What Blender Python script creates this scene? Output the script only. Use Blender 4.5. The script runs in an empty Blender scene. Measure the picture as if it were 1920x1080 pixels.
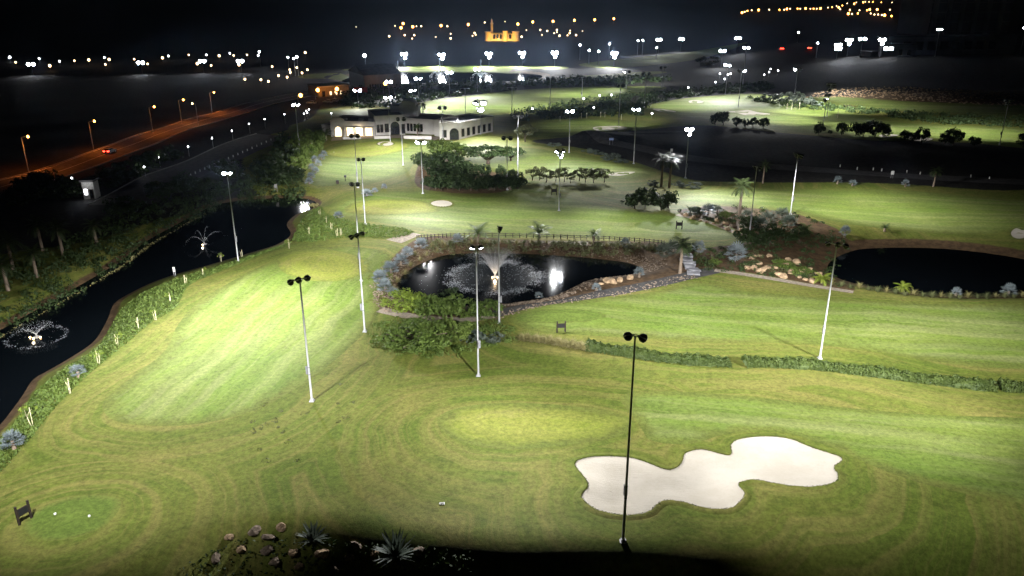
import bpy, bmesh, math, random
import numpy as np
from mathutils import Vector, Matrix, Quaternion
from mathutils.geometry import delaunay_2d_cdt
R = math.radians
rnd = random.Random(7)
scene = bpy.context.scene
col = scene.collection

# ------------------------------------------------------------------ camera, sky, moonlight, exposure
CAM_H = 50.0                      # drone height in metres
FPX = 1500.0                      # focal length in pixels of the 1920 px wide photograph
PITCH = math.atan(570.0 / FPX)    # looking down; the horizon lies just above the frame
cam_d = bpy.data.cameras.new('camera')
cam = bpy.data.objects.new('camera', cam_d)
col.objects.link(cam)
cam.location = (0, 0, CAM_H)
cam.rotation_euler = (math.pi / 2 - PITCH, 0, 0)
cam_d.sensor_width = 36.0
cam_d.lens = FPX / 1920.0 * 36.0
cam_d.clip_start = 0.5
cam_d.clip_end = 20000.0
scene.camera = cam

MOON_EL, MOON_AZ = 35.0, 150.0
world = bpy.data.worlds.new('World')
scene.world = world
world.use_nodes = True
wn, wl = world.node_tree.nodes, world.node_tree.links
wn.clear()
wo = wn.new('ShaderNodeOutputWorld')
wb = wn.new('ShaderNodeBackground')
ws = wn.new('ShaderNodeTexSky')
ws.sky_type = 'NISHITA'
ws.sun_disc = False
ws.sun_elevation = R(-5.0)
ws.sun_rotation = R(MOON_AZ)
wb.inputs['Strength'].default_value = 0.004
wl.new(ws.outputs[0], wb.inputs[0])
wl.new(wb.outputs[0], wo.inputs[0])
sun_d = bpy.data.lights.new('moon', 'SUN')
sun_d.energy = 0.004
sun_d.angle = R(0.5)
sun_d.color = (0.85, 0.9, 1.0)
sun = bpy.data.objects.new('moon', sun_d)
sun.rotation_euler = (R(90 - MOON_EL), 0, R(180 - MOON_AZ))
sun.location = (0, 0, 200)
col.objects.link(sun)

vs = scene.view_settings
vs.view_transform = 'Standard'
vs.look = 'None'
vs.exposure = 0.0
vs.gamma = 1.0
vs.use_curve_mapping = False
scene.render.engine = 'CYCLES'
cy = scene.cycles
cy.use_denoising = True
cy.denoiser = 'OPENIMAGEDENOISE'
cy.denoising_input_passes = 'RGB_ALBEDO_NORMAL'
cy.denoising_prefilter = 'ACCURATE'
cy.max_bounces = 6
cy.diffuse_bounces = 2
cy.glossy_bounces = 3
cy.transmission_bounces = 3
cy.transparent_max_bounces = 8
cy.volume_bounces = 0
cy.use_light_tree = True
cy.sample_clamp_indirect = 4.0
cy.caustics_reflective = False
cy.caustics_refractive = False

FLOOD_W = 108000.0                 # watts of one floodlight head
FLOOD_COL = (0.98, 0.98, 0.98)
ORANGE = (1.0, 0.23, 0.03)
WARM = (1.0, 0.72, 0.38)

# ------------------------------------------------------------------ projection helpers (world metres <-> photograph)
CT, ST = math.cos(PITCH), math.sin(PITCH)

def ray(px, py):
    a, b = (px - 960.0) / FPX, (540.0 - py) / FPX
    return np.array([a, CT + b * ST, -ST + b * CT])

def flat(px, py, z=0.0):
    d = ray(px, py)
    t = (z - CAM_H) / d[2]
    return (d[0] * t, d[1] * t)

def height_at(Y, py):
    k = (540.0 - py) / FPX
    return CAM_H - Y * (ST - k * CT) / (CT + k * ST)

def smooth(a, b, x):
    t = np.clip((x - a) / (b - a), 0.0, 1.0)
    return t * t * (3 - 2 * t)

def catmull(pts, n=6, closed=True):
    P = np.array(pts, float)
    m = len(P)
    out = []
    rng = range(m) if closed else range(m - 1)
    for i in rng:
        if closed:
            p0, p1, p2, p3 = P[(i - 1) % m], P[i], P[(i + 1) % m], P[(i + 2) % m]
        else:
            p0, p1, p2, p3 = P[max(i - 1, 0)], P[i], P[i + 1], P[min(i + 2, m - 1)]
        for k in range(n):
            t = k / n
            out.append(0.5 * ((2 * p1) + (-p0 + p2) * t + (2 * p0 - 5 * p1 + 4 * p2 - p3) * t * t + (-p0 + 3 * p1 - 3 * p2 + p3) * t ** 3))
    if not closed:
        out.append(P[-1])
    return np.array(out)

def poly(pix, z=0.0, n=6, closed=True):
    """outline given where it lies in the photograph, turned into metres on the ground"""
    return catmull([flat(x, y, z) for x, y in pix], n, closed)

def ell(cx, cy_, rx, ry, tilt=0.0, k=14):
    o = []
    for i in range(k):
        a = 2 * math.pi * i / k
        x, y = rx * math.cos(a), ry * math.sin(a)
        o.append((cx + x * math.cos(tilt) - y * math.sin(tilt), cy_ + x * math.sin(tilt) + y * math.cos(tilt)))
    return o

def sdist(x, y, P):
    """signed distance to a closed outline, positive inside; far points are clipped"""
    x = np.asarray(x, float); y = np.asarray(y, float)
    out = np.full(x.shape, -60.0)
    lo, hi = P.min(0) - 60, P.max(0) + 60
    m = (x > lo[0]) & (x < hi[0]) & (y > lo[1]) & (y < hi[1])
    if not m.any():
        return out
    X, Y = x[m], y[m]
    d = np.full(X.shape, 1e9)
    ins = np.zeros(X.shape, bool)
    n = len(P)
    for i in range(n):
        ax, ay = P[i]; bx, by = P[(i + 1) % n]
        ex, ey = bx - ax, by - ay
        L = ex * ex + ey * ey + 1e-12
        t = np.clip(((X - ax) * ex + (Y - ay) * ey) / L, 0, 1)
        d = np.minimum(d, (X - ax - t * ex) ** 2 + (Y - ay - t * ey) ** 2)
        if ay != by:
            c = ((ay > Y) != (by > Y)) & (X < (bx - ax) * (Y - ay) / (by - ay) + ax)
            ins ^= c
    d = np.sqrt(d)
    out[m] = np.clip(np.where(ins, d, -d), -60, 60)
    return out

# ------------------------------------------------------------------ outlines
WATER = -1.6
POND_C = poly([(744, 538), (752, 520), (778, 500), (815, 484), (855, 476), (957, 475), (1059, 480), (1135, 487), (1182, 494), (1206, 506),
               (1190, 514), (1146, 520), (1103, 526), (1056, 548), (1024, 559), (985, 565), (942, 570), (880, 574), (820, 574), (770, 566), (748, 553)], WATER)
CANAL = poly([(-90, 672), (0, 619), (75, 577), (150, 535), (225, 490), (275, 452), (325, 424), (375, 397), (402, 385), (440, 377), (500, 372), (560, 371),
              (590, 378), (588, 390), (556, 402), (538, 420), (545, 440), (520, 458), (470, 474), (415, 490), (370, 503), (330, 514), (285, 530), (240, 552),
              (214, 570), (200, 602), (176, 640), (130, 672), (90, 695), (62, 712), (42, 742), (20, 772), (0, 796), (-60, 850), (-160, 860), (-190, 760)], WATER)
POND_R = poly([(1600, 470), (1650, 465), (1740, 465), (1820, 471), (1920, 486), (2010, 510), (2000, 545), (1920, 553), (1790, 555), (1700, 549), (1640, 539),
               (1580, 525), (1552, 508), (1560, 488)], WATER)
POND_F = poly([(640, 152), (680, 139), (760, 134), (850, 133), (940, 135), (1010, 140), (1005, 149), (930, 155), (860, 157), (770, 158), (690, 158)], WATER)

BUNK_MAIN = poly([(1077, 881), (1094, 869), (1130, 864), (1179, 865), (1212, 873), (1248, 885), (1269, 881), (1279, 869), (1285, 855), (1314, 848), (1346, 855),
                  (1365, 859), (1371, 854), (1369, 842), (1379, 832), (1407, 827), (1448, 827), (1485, 834), (1517, 848), (1554, 861), (1574, 869), (1576, 877),
                  (1562, 887), (1570, 901), (1564, 914), (1530, 921), (1489, 919), (1448, 912), (1415, 905), (1391, 908), (1385, 914), (1395, 926), (1393, 938),
                  (1375, 954), (1350, 958), (1314, 954), (1277, 944), (1248, 942), (1232, 950), (1216, 964), (1187, 971), (1155, 971), (1118, 963), (1096, 948),
                  (1090, 936), (1102, 920), (1096, 905)], 0, 4)
BUNKERS = [
    (BUNK_MAIN, 'large cloud-shaped white sand bunker beside the lit green in front'),
    (poly(ell(828, 382, 20, 6.5)), 'small oval sand bunker on the middle fairway behind the fountain pond'),
    (poly(ell(723, 273, 15, 3.6)), 'small oval sand bunker on the lawn before the clubhouse'),
    (poly([(614, 283), (640, 283), (663, 286), (655, 289), (632, 287)]), 'thin sand bunker by the shrubs left of the clubhouse lawn'),
    (poly([(1112, 242), (1130, 240), (1160, 239), (1176, 243), (1160, 247), (1135, 248), (1118, 247)]), 'pale sand bunker beside the dirt mounds on the small lit green'),
    (poly(ell(1305, 192, 14, 3)), 'small oval bunker at the top of the upper right fairway'),
    (poly([(1224, 205), (1245, 206), (1268, 210), (1250, 211), (1232, 209)]), 'thin bunker at the left end of the upper right fairway'),
    (poly([(1362, 211), (1390, 210), (1403, 209), (1420, 213), (1444, 217), (1420, 219), (1395, 217), (1380, 213)]), 'long curved bunker above the row of dark round trees'),
    (poly(ell(1912, 437, 16, 9)), 'sand bunker cut by the right edge above the dark pond'),
    (poly([(1648, 256), (1665, 255), (1684, 257), (1670, 259), (1655, 259)]), 'sliver of sand bunker between the dark trees on the upper right'),
    (poly([(1700, 260), (1725, 260), (1748, 264), (1735, 267), (1710, 265)]), 'pale sand bunker behind the dark trees at the right edge'),
    (poly([(1140, 331), (1160, 327), (1190, 326), (1180, 330), (1158, 333)]), 'thin bright bunker right of the shrub row on the upper fairway'),
    (poly([(778, 129), (795, 126), (815, 127), (806, 131), (788, 132)]), 'far small bunker behind the three tall water jets'),
]
GREEN_A = poly(ell(606, 503, 92, 33, 0.0, 18))
GREEN_B = poly([(820, 800), (840, 780), (890, 767), (960, 761), (1040, 763), (1110, 770), (1165, 783), (1185, 800), (1165, 822), (1100, 838), (1020, 848), (940, 850), (875, 840), (835, 822)])
GREEN_M = poly([(640, 398), (660, 382), (720, 374), (790, 375), (830, 392), (810, 402), (740, 408), (680, 408)])
GREEN_U = poly([(600, 285), (640, 271), (720, 266), (770, 270), (765, 282), (720, 292), (640, 296)])
TEE_L = poly([(48, 1004), (56, 978), (95, 952), (150, 937), (200, 936), (228, 947), (215, 978), (186, 1002), (140, 1020), (85, 1024)])
TEE_R = poly(ell(1052, 601, 92, 17, 0.0, 16))
TEE_M = poly(ell(1262, 425, 78, 11, 0.05, 16))
FAIR_L = poly([(192, 765), (205, 742), (250, 702), (310, 652), (332, 610), (372, 568), (440, 528), (500, 500), (560, 476), (650, 466), (725, 478), (735, 520), (712, 560),
               (700, 600), (650, 655), (600, 700), (530, 745), (460, 775), (360, 795), (262, 797), (212, 788)])
FAIR_R1 = poly([(955, 598), (1010, 580), (1100, 566), (1230, 545), (1300, 528), (1400, 545), (1560, 560), (1720, 568), (1920, 572), (2130, 590), (2200, 690), (1920, 692),
                (1760, 676), (1620, 652), (1480, 640), (1340, 644), (1200, 640), (1080, 634), (990, 622)])
FAIR_R2 = poly([(1165, 745), (1260, 736), (1400, 745), (1560, 762), (1740, 776), (1930, 784), (2250, 810), (2300, 980), (2000, 960), (1800, 930), (1650, 890), (1560, 850),
                (1450, 815), (1360, 820), (1290, 838), (1220, 830), (1195, 795)])
FAIR_M = poly([(622, 402), (640, 378), (700, 362), (800, 356), (900, 366), (1000, 352), (1080, 372), (1180, 392), (1280, 402), (1370, 425), (1392, 442), (1340, 452),
               (1240, 446), (1120, 440), (1000, 437), (880, 440), (790, 432), (700, 420)])
FAIR_C = poly([(880, 296), (930, 282), (975, 278), (1040, 286), (1120, 300), (1200, 316), (1230, 326), (1180, 337), (1080, 332), (960, 326), (900, 312)])
FAIR_U = poly([(578, 326), (605, 294), (640, 266), (720, 261), (800, 268), (880, 268), (890, 280), (790, 300), (760, 322), (700, 338), (620, 350), (580, 345)])
FAIR_R3 = poly([(1262, 372), (1330, 358), (1420, 352), (1560, 354), (1740, 362), (1920, 372), (2080, 380), (2080, 448), (1900, 436), (1760, 436), (1600, 424), (1500, 404), (1360, 388), (1280, 384)])
FAIR_RU = poly([(1215, 198), (1260, 188), (1330, 180), (1420, 176), (1560, 192), (1620, 215), (1760, 234), (1960, 245), (1960, 280), (1800, 268), (1640, 256), (1500, 243), (1420, 232), (1300, 222), (1240, 210)])
FAIR_RX = poly([(1500, 182), (1560, 180), (1700, 190), (1960, 200), (1960, 226), (1760, 212), (1600, 198), (1520, 190)])
FAIR_S = poly([(985, 246), (1010, 232), (1070, 224), (1140, 222), (1200, 228), (1215, 240), (1160, 250), (1080, 254), (1000, 256)])
FAIR_F = poly([(770, 206), (800, 190), (860, 182), (960, 170), (1060, 164), (1160, 162), (1250, 164), (1180, 182), (1080, 196), (980, 210), (880, 216), (800, 216)])
FAIR_FF = poly([(640, 131), (740, 126), (840, 122), (960, 123), (1060, 125), (1040, 131), (900, 131), (760, 133)])
FAIR_FR = poly([(1085, 122), (1130, 114), (1220, 105), (1310, 97), (1400, 97), (1330, 108), (1260, 118), (1150, 128)])
FAIR_FL = poly([(560, 141), (610, 137), (650, 138), (672, 144), (620, 147), (570, 147)])
FAIR_FC = poly([(1060, 146), (1120, 140), (1220, 134), (1250, 136), (1190, 143), (1100, 148)])
DARK_FIELD = poly([(1000, 262), (1180, 246), (1300, 236), (1420, 244), (1640, 262), (1960, 282), (1960, 350), (1700, 348), (1420, 338), (1290, 335), (1180, 300), (1080, 276)])
BED_C = poly([(704, 548), (705, 518), (728, 490), (760, 462), (800, 447), (870, 444), (1000, 446), (1150, 450), (1240, 456), (1300, 470), (1310, 500), (1290, 520), (1180, 545), (1060, 566),
              (960, 590), (860, 596), (770, 588), (715, 575)])
BED_R = poly([(1270, 396), (1330, 388), (1400, 392), (1480, 400), (1560, 428), (1600, 455), (1590, 500), (1600, 545), (1500, 528), (1400, 512), (1310, 505), (1300, 475), (1400, 455), (1400, 440), (1340, 415)])
BED_CLUB = poly([(480, 300), (500, 262), (560, 244), (610, 254), (620, 285), (590, 312), (570, 345), (500, 350)])
BED_MID = poly([(780, 345), (790, 300), (830, 285), (870, 300), (880, 315), (960, 330), (975, 352), (930, 362), (840, 360)])
BED_DARK = poly([(300, 1080), (400, 1010), (480, 985), (600, 985), (720, 1000), (860, 1020), (1000, 1110), (200, 1110)])
LEFT_LAND = poly([(-400, 560), (0, 480), (200, 440), (420, 372), (560, 366), (585, 300), (540, 240), (600, 200), (600, 100), (-600, 100)])

EDGE_LINE = [(180, 1110), (300, 1062), (400, 1012), (480, 990), (600, 990), (740, 1012), (880, 1026), (1050, 1036), (1180, 1042), (1400, 1046), (1600, 1036), (1800, 1020), (1960, 1006), (2300, 990)]
DROP = np.vstack([poly(EDGE_LINE, 0, 6, False), [[160, 30], [160, -55], [-45, -55], [-45, 30]]])
GREENS = [GREEN_A, GREEN_B, GREEN_M, GREEN_U]
PONDS = [(POND_C, 5.0), (CANAL, 5.0), (POND_R, 6.0), (POND_F, 8.0)]

def undul(x, y):
    g = 0.28 * np.sin(x * 0.071 + 0.6) * np.sin(y * 0.058 + 1.1) + 0.22 * np.sin(x * 0.13 + y * 0.09 + 2.0) + 0.12 * np.sin(x * 0.05 - y * 0.17)
    return g * (1 - smooth(300, 420, y))

def terrain(x, y):
    x = np.atleast_1d(np.asarray(x, float)); y = np.atleast_1d(np.asarray(y, float))
    h = undul(x, y)
    for G in (GREEN_A, GREEN_B):
        h = h + 0.7 * smooth(-14, 4, sdist(x, y, G))
    h = h + 0.35 * smooth(-6, 2, sdist(x, y, TEE_L)) + 0.4 * smooth(-6, 2, sdist(x, y, TEE_R))
    d = sdist(x, y, BUNK_MAIN)
    h = h + 0.45 * smooth(-9, -0.5, d) - 0.6 * smooth(-0.3, 4.2, d)
    for B, _ in BUNKERS[1:]:
        d = sdist(x, y, B)
        h = h + 0.2 * smooth(-5, -0.2, d) - 0.3 * smooth(-0.4, 3.0, d)
    for P, w in PONDS:
        d = sdist(x, y, P)
        k = smooth(-w - 3.0, -w, d)
        h = h * (1 - k) + k * np.minimum(WATER + np.clip(-d / w, -1.0, 1.0) * 1.5, h)
    hill = smooth(118, 215, x - 0.05 * (y - 400)) * (3.2 * smooth(352, 372, y) + 8.8 * smooth(372, 455, y))
    h = h + hill
    h = h - 7.5 * smooth(-3.0, 10.0, sdist(x, y, DROP)) - 6.0 * smooth(9.0, 30.0, sdist(x, y, DROP))
    # low dark spoil heaps
    for cx, cy_, r, a in HEAPS:
        q = np.exp(-(((x - cx) / r) ** 2 + ((y - cy_) / (r * 0.8)) ** 2))
        h = h + a * q
    return h

HEAPS = [(*flat(1088, 262), 5.0, 2.4), (*flat(1118, 261), 5.5, 2.2), (*flat(1150, 258), 7.0, 1.2)]

def grid_h(x, y):
    """height read off the finished ground sheet's grid"""
    x = np.clip(np.asarray(x, float), gx[0], gx[-1] - 1e-3); y = np.clip(np.asarray(y, float), gy[0], gy[-1] - 1e-3)
    i = np.searchsorted(gx, x, 'right') - 1; j = np.searchsorted(gy, y, 'right') - 1
    u = (x - gx[i]) / (gx[i + 1] - gx[i]); v = (y - gy[j]) / (gy[j + 1] - gy[j])
    return (HG[j, i] * (1 - u) + HG[j, i + 1] * u) * (1 - v) + (HG[j + 1, i] * (1 - u) + HG[j + 1, i + 1] * u) * v

def ground(x, y):
    return float(grid_h(x, y))

def at(px, py, dz=0.0):
    """the point of the terrain that shows at this pixel"""
    d = ray(px, py)
    ts = np.linspace((CAM_H - 16) / -d[2], (CAM_H + 13) / -d[2], 360)
    z = CAM_H + d[2] * ts
    g = grid_h(d[0] * ts, d[1] * ts)
    k = np.nonzero(z <= g)[0]
    i = int(k[0]) if len(k) else len(ts) - 1
    if i > 0:
        a, b = z[i - 1] - g[i - 1], z[i] - g[i]
        t = ts[i - 1] + (ts[i] - ts[i - 1]) * (a / (a - b)) if a != b else ts[i]
    else:
        t = ts[0]
    x, y = float(d[0] * t), float(d[1] * t)
    return Vector((x, y, ground(x, y) + dz))

# ------------------------------------------------------------------ node helpers and materials
def new_mat(name):
    m = bpy.data.materials.new(name)
    m.use_nodes = True
    nt = m.node_tree
    nt.nodes.clear()
    out = nt.nodes.new('ShaderNodeOutputMaterial')
    b = nt.nodes.new('ShaderNodeBsdfPrincipled')
    nt.links.new(b.outputs[0], out.inputs[0])
    return m, nt, b, out

def N(nt, t, **k):
    n = nt.nodes.new(t)
    for a, v in k.items():
        setattr(n, a, v)
    return n

def setv(nt, sock, v):
    if isinstance(v, bpy.types.NodeSocket):
        nt.links.new(v, sock)
    else:
        sock.default_value = v

def mixc(nt, f, a, b, mode='MIX'):
    n = N(nt, 'ShaderNodeMix', data_type='RGBA', blend_type=mode)
    setv(nt, n.inputs[0], f)
    setv(nt, n.inputs[6], a if isinstance(a, bpy.types.NodeSocket) else (*a, 1))
    setv(nt, n.inputs[7], b if isinstance(b, bpy.types.NodeSocket) else (*b, 1))
    return n.outputs[2]

def mth(nt, op, a, b=0.0, c=0.0):
    n = N(nt, 'ShaderNodeMath', operation=op)
    setv(nt, n.inputs[0], a); setv(nt, n.inputs[1], b); setv(nt, n.inputs[2], c)
    return n.outputs[0]

def rng(nt, v, a, b, c=0.0, d=1.0):
    n = N(nt, 'ShaderNodeMapRange', interpolation_type='SMOOTHSTEP')
    setv(nt, n.inputs[0], v)
    for i, q in enumerate((a, b, c, d)):
        n.inputs[i + 1].default_value = q
    return n.outputs[0]

def noise(nt, vec, scale, detail=3.0, rough=0.55, dist=0.0):
    n = N(nt, 'ShaderNodeTexNoise')
    setv(nt, n.inputs['Vector'], vec)
    n.inputs['Scale'].default_value = scale
    n.inputs['Detail'].default_value = detail
    n.inputs['Roughness'].default_value = rough
    n.inputs['Distortion'].default_value = dist
    return n.outputs[0]

def attr(nt, name):
    return N(nt, 'ShaderNodeAttribute', attribute_name=name).outputs['Fac']

def vec3(nt, x, y, z):
    n = N(nt, 'ShaderNodeCombineXYZ')
    setv(nt, n.inputs[0], x); setv(nt, n.inputs[1], y); setv(nt, n.inputs[2], z)
    return n.outputs[0]

def bump(nt, bsdf, h, strength=0.5, dist=0.05):
    n = N(nt, 'ShaderNodeBump')
    n.inputs['Strength'].default_value = strength
    n.inputs['Distance'].default_value = dist
    nt.links.new(h, n.inputs['Height'])
    nt.links.new(n.outputs[0], bsdf.inputs['Normal'])

def plain(name, c, rough=0.6, metal=0.0, var=0.15, scale=3.0, bmp=0.0, spec=0.3):
    m, nt, b, o = new_mat(name)
    tc = N(nt, 'ShaderNodeTexCoord').outputs['Object']
    n = noise(nt, tc, scale, 4)
    lo = tuple(max(q * (1 - var), 0) for q in c); hi = tuple(min(q * (1 + var), 1) for q in c)
    nt.links.new(mixc(nt, rng(nt, n, 0.3, 0.7), lo, hi), b.inputs['Base Color'])
    b.inputs['Roughness'].default_value = rough
    b.inputs['Metallic'].default_value = metal
    b.inputs['Specular IOR Level'].default_value = spec
    if bmp:
        bump(nt, b, n, 0.6, bmp)
    return m

def glow(name, c, strength, sample=True):
    m, nt, b, o = new_mat(name)
    b.inputs['Base Color'].default_value = (*[min(q, 0.8) for q in c], 1)
    b.inputs['Emission Color'].default_value = (*c, 1)
    b.inputs['Emission Strength'].default_value = strength
    if not sample:
        m.cycles.emission_sampling = 'NONE'
    return m

def turf(name, a, b_, c_, dry, streak=0.5, mott=0.35, edge=False, flowscale=1.0, dry_amt=0.5):
    """mown turf: patchy colour, mowing streaks that run along the outline of the greens, dry patches, fine grain"""
    m, nt, b, o = new_mat(name)
    geo = N(nt, 'ShaderNodeNewGeometry').outputs['Position']
    sx = N(nt, 'ShaderNodeSeparateXYZ'); nt.links.new(geo, sx.inputs[0])
    warp = noise(nt, geo, 0.07, 3, 0.6)
    fl = mth(nt, 'ADD', attr(nt, 'flow'), mth(nt, 'MULTIPLY', warp, 4.0))
    al = attr(nt, 'along')
    v1 = vec3(nt, mth(nt, 'MULTIPLY', fl, 0.55 * flowscale), mth(nt, 'MULTIPLY', al, 0.018), 0.0)
    st = noise(nt, v1, 1.0, 5, 0.62, 0.15)
    v2 = vec3(nt, mth(nt, 'MULTIPLY', fl, 2.4 * flowscale), mth(nt, 'MULTIPLY', al, 0.045), 3.0)
    st2 = noise(nt, v2, 1.0, 3, 0.6, 0.1)
    big = noise(nt, geo, 0.055, 4, 0.6, 0.4)
    mid = noise(nt, geo, 0.45, 5, 0.65)
    fine = noise(nt, geo, 1.7, 7, 0.85)
    c1 = mixc(nt, rng(nt, big, 0.35, 0.65), a, b_)
    c2 = mixc(nt, mth(nt, 'MULTIPLY', rng(nt, mid, 0.38, 0.72), mott), c1, c_)
    c3 = mixc(nt, mth(nt, 'MULTIPLY', rng(nt, st, 0.42, 0.66), streak), c2, dry)
    c3b = mixc(nt, mth(nt, 'MULTIPLY', rng(nt, st2, 0.5, 0.75), streak * 0.8), c3, dry)
    dmix = noise(nt, geo, 0.11, 5, 0.7, 0.6)
    c4 = mixc(nt, mth(nt, 'MULTIPLY', rng(nt, dmix, 0.52, 0.72), dry_amt), c3b, dry)
    if edge:
        e = attr(nt, 'edge')
        e2 = mth(nt, 'ADD', e, mth(nt, 'MULTIPLY', mth(nt, 'SUBTRACT', mid, 0.5), 1.6))
        rim = rng(nt, e2, 0.05, 0.9)
        c4 = mixc(nt, rim, mixc(nt, rng(nt, big, 0.3, 0.7), (0.112, 0.124, 0.028), (0.086, 0.112, 0.022)), c4)
    if edge:
        band = rng(nt, mth(nt, 'SINE', mth(nt, 'MULTIPLY', fl, 1.25)), -0.5, 0.5, 0.94, 1.06)
    hsv = N(nt, 'ShaderNodeHueSaturation')
    nt.links.new(c4, hsv.inputs['Color'])
    vv = rng(nt, fine, 0.25, 0.75, 0.55, 1.45)
    if edge: vv = mth(nt, 'MULTIPLY', vv, band)
    nt.links.new(vv, hsv.inputs['Value'])
    nt.links.new(hsv.outputs[0], b.inputs['Base Color'])
    b.inputs['Roughness'].default_value = 0.85
    b.inputs['Specular IOR Level'].default_value = 0.12
    hh = mth(nt, 'ADD', fine, mth(nt, 'MULTIPLY', mid, 0.8))
    bump(nt, b, hh, 0.7, 0.07)
    return m, nt, b, hsv.outputs[0]

TURF_DRY = (0.165, 0.150, 0.050)
M_ROUGH, nt_r, b_r, c_r = turf('rough_turf', (0.084, 0.116, 0.017), (0.116, 0.130, 0.024), (0.058, 0.084, 0.013), (0.182, 0.156, 0.048), 0.58, 0.6, dry_amt=0.42)
def finish_rough():
    """planting beds, banks and desert scrub over the rough, read from the terrain's own masks"""
    nt, b = nt_r, b_r
    geo = N(nt, 'ShaderNodeNewGeometry').outputs['Position']
    n1 = noise(nt, geo, 0.8, 6, 0.7)
    n2 = noise(nt, geo, 3.0, 4, 0.7)
    soil = mixc(nt, rng(nt, n1, 0.35, 0.7), (0.055, 0.034, 0.018), (0.115, 0.072, 0.038))
    soil = mixc(nt, mth(nt, 'MULTIPLY', rng(nt, n2, 0.5, 0.75), 0.6), soil, (0.05, 0.05, 0.02))
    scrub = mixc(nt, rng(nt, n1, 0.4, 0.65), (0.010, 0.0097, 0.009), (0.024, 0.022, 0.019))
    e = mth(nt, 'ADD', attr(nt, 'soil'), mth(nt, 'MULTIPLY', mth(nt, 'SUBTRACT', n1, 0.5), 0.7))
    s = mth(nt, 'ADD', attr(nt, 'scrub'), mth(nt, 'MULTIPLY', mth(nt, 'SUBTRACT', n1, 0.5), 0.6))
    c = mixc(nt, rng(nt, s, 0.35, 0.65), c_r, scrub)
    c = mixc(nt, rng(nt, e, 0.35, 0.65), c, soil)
    nt.links.new(c, b.inputs['Base Color'])
finish_rough()
M_FAIR = turf('fairway_turf', (0.094, 0.142, 0.022), (0.120, 0.154, 0.028), (0.076, 0.120, 0.019), (0.178, 0.190, 0.074), 0.6, 0.45, True, 0.7, 0.25)[0]
M_GREEN = turf('green_turf', (0.152, 0.186, 0.026), (0.178, 0.192, 0.036), (0.128, 0.170, 0.022), (0.230, 0.195, 0.078), 0.3, 0.3, True, 1.3, 0.65)[0]
M_TEE = turf('tee_turf', (0.080, 0.122, 0.020), (0.095, 0.130, 0.024), (0.070, 0.110, 0.018), (0.13, 0.14, 0.04), 0.15, 0.3, True, 1.3, 0.25)[0]

def sand_mat():
    m, nt, b, o = new_mat('bunker_sand')
    geo = N(nt, 'ShaderNodeNewGeometry').outputs['Position']
    n1 = noise(nt, geo, 0.25, 5, 0.6); n2 = noise(nt, geo, 3.0, 4, 0.7); n3 = noise(nt, geo, 14.0, 2, 0.7)
    c = mixc(nt, rng(nt, n1, 0.35, 0.65), (0.43, 0.39, 0.325), (0.48, 0.44, 0.375))
    c = mixc(nt, mth(nt, 'MULTIPLY', rng(nt, n2, 0.45, 0.75), 0.25), c, (0.34, 0.30, 0.24))
    nt.links.new(c, b.inputs['Base Color'])
    b.inputs['Roughness'].default_value = 0.95
    b.inputs['Specular IOR Level'].default_value = 0.05
    mp = N(nt, 'ShaderNodeMapping'); mp.inputs['Scale'].default_value = (0.5, 4.5, 1.0); mp.inputs['Rotation'].default_value = (0, 0, 0.35); nt.links.new(geo, mp.inputs[0])
    rk_ = noise(nt, mp.outputs[0], 1.0, 3, 0.6, 0.6)
    bump(nt, b, mth(nt, 'ADD', mth(nt, 'ADD', n2, n3), mth(nt, 'MULTIPLY', rk_, 1.6)), 0.5, 0.05)
    return m
M_SAND = sand_mat()

def water_mat(name='pond_water', chop=0.012):
    m, nt, b, o = new_mat(name)
    geo = N(nt, 'ShaderNodeNewGeometry').outputs['Position']
    mp = N(nt, 'ShaderNodeMapping'); mp.inputs['Scale'].default_value = (1.0, 0.6, 1.0)
    nt.links.new(geo, mp.inputs[0])
    n1 = noise(nt, mp.outputs[0], 0.9, 3, 0.5); n2 = noise(nt, mp.outputs[0], 4.0, 2, 0.5)
    b.inputs['Base Color'].default_value = (0.002, 0.003, 0.004, 1)
    b.inputs['Roughness'].default_value = 0.07
    b.inputs['IOR'].default_value = 1.33
    b.inputs['Specular IOR Level'].default_value = 0.5
    bump(nt, b, mth(nt, 'ADD', n1, mth(nt, 'MULTIPLY', n2, 0.4)), 0.25, chop)
    return m
M_WATER = water_mat()
M_ASPHALT = plain('asphalt', (0.055, 0.052, 0.050), 0.85, 0, 0.3, 0.7, 0.01)
M_PATH = plain('gravel_path', (0.24, 0.20, 0.155), 0.9, 0, 0.25, 2.0, 0.02)
M_KERB = plain('kerb_concrete', (0.20, 0.195, 0.185), 0.85, 0, 0.15, 1.5)
M_PAINT = plain('white_paint', (0.62, 0.62, 0.60), 0.7, 0, 0.2, 3)
M_DIRTROAD = plain('dirt_track', (0.045, 0.043, 0.042), 0.95, 0, 0.3, 0.8, 0.02)

# ------------------------------------------------------------------ object helpers
def tag(o, label=None, cat=None, group=None, kind=None):
    if label: o['label'] = label
    if cat: o['category'] = cat
    if group: o['group'] = group
    if kind: o['kind'] = kind
    return o

def link(name, me, parent=None, loc=None, mat=None):
    o = bpy.data.objects.new(name, me)
    col.objects.link(o)
    if parent is not None: o.parent = parent
    if loc is not None: o.location = loc
    if mat is not None and me is not None and not me.materials: me.materials.append(mat)
    return o

def empty(name, loc, rz=0.0):
    o = bpy.data.objects.new(name, None)
    o.empty_display_size = 0.2
    col.objects.link(o)
    o.location = loc
    o.rotation_euler = (0, 0, rz)
    return o

def mesh_np(name, V, F, mat=None, smooth_=False):
    me = bpy.data.meshes.new(name)
    me.from_pydata([tuple(v) for v in V], [], [tuple(f) for f in F])
    if mat: me.materials.append(mat)
    if smooth_: me.polygons.foreach_set('use_smooth', [True] * len(me.polygons))
    me.update()
    return me

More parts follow.
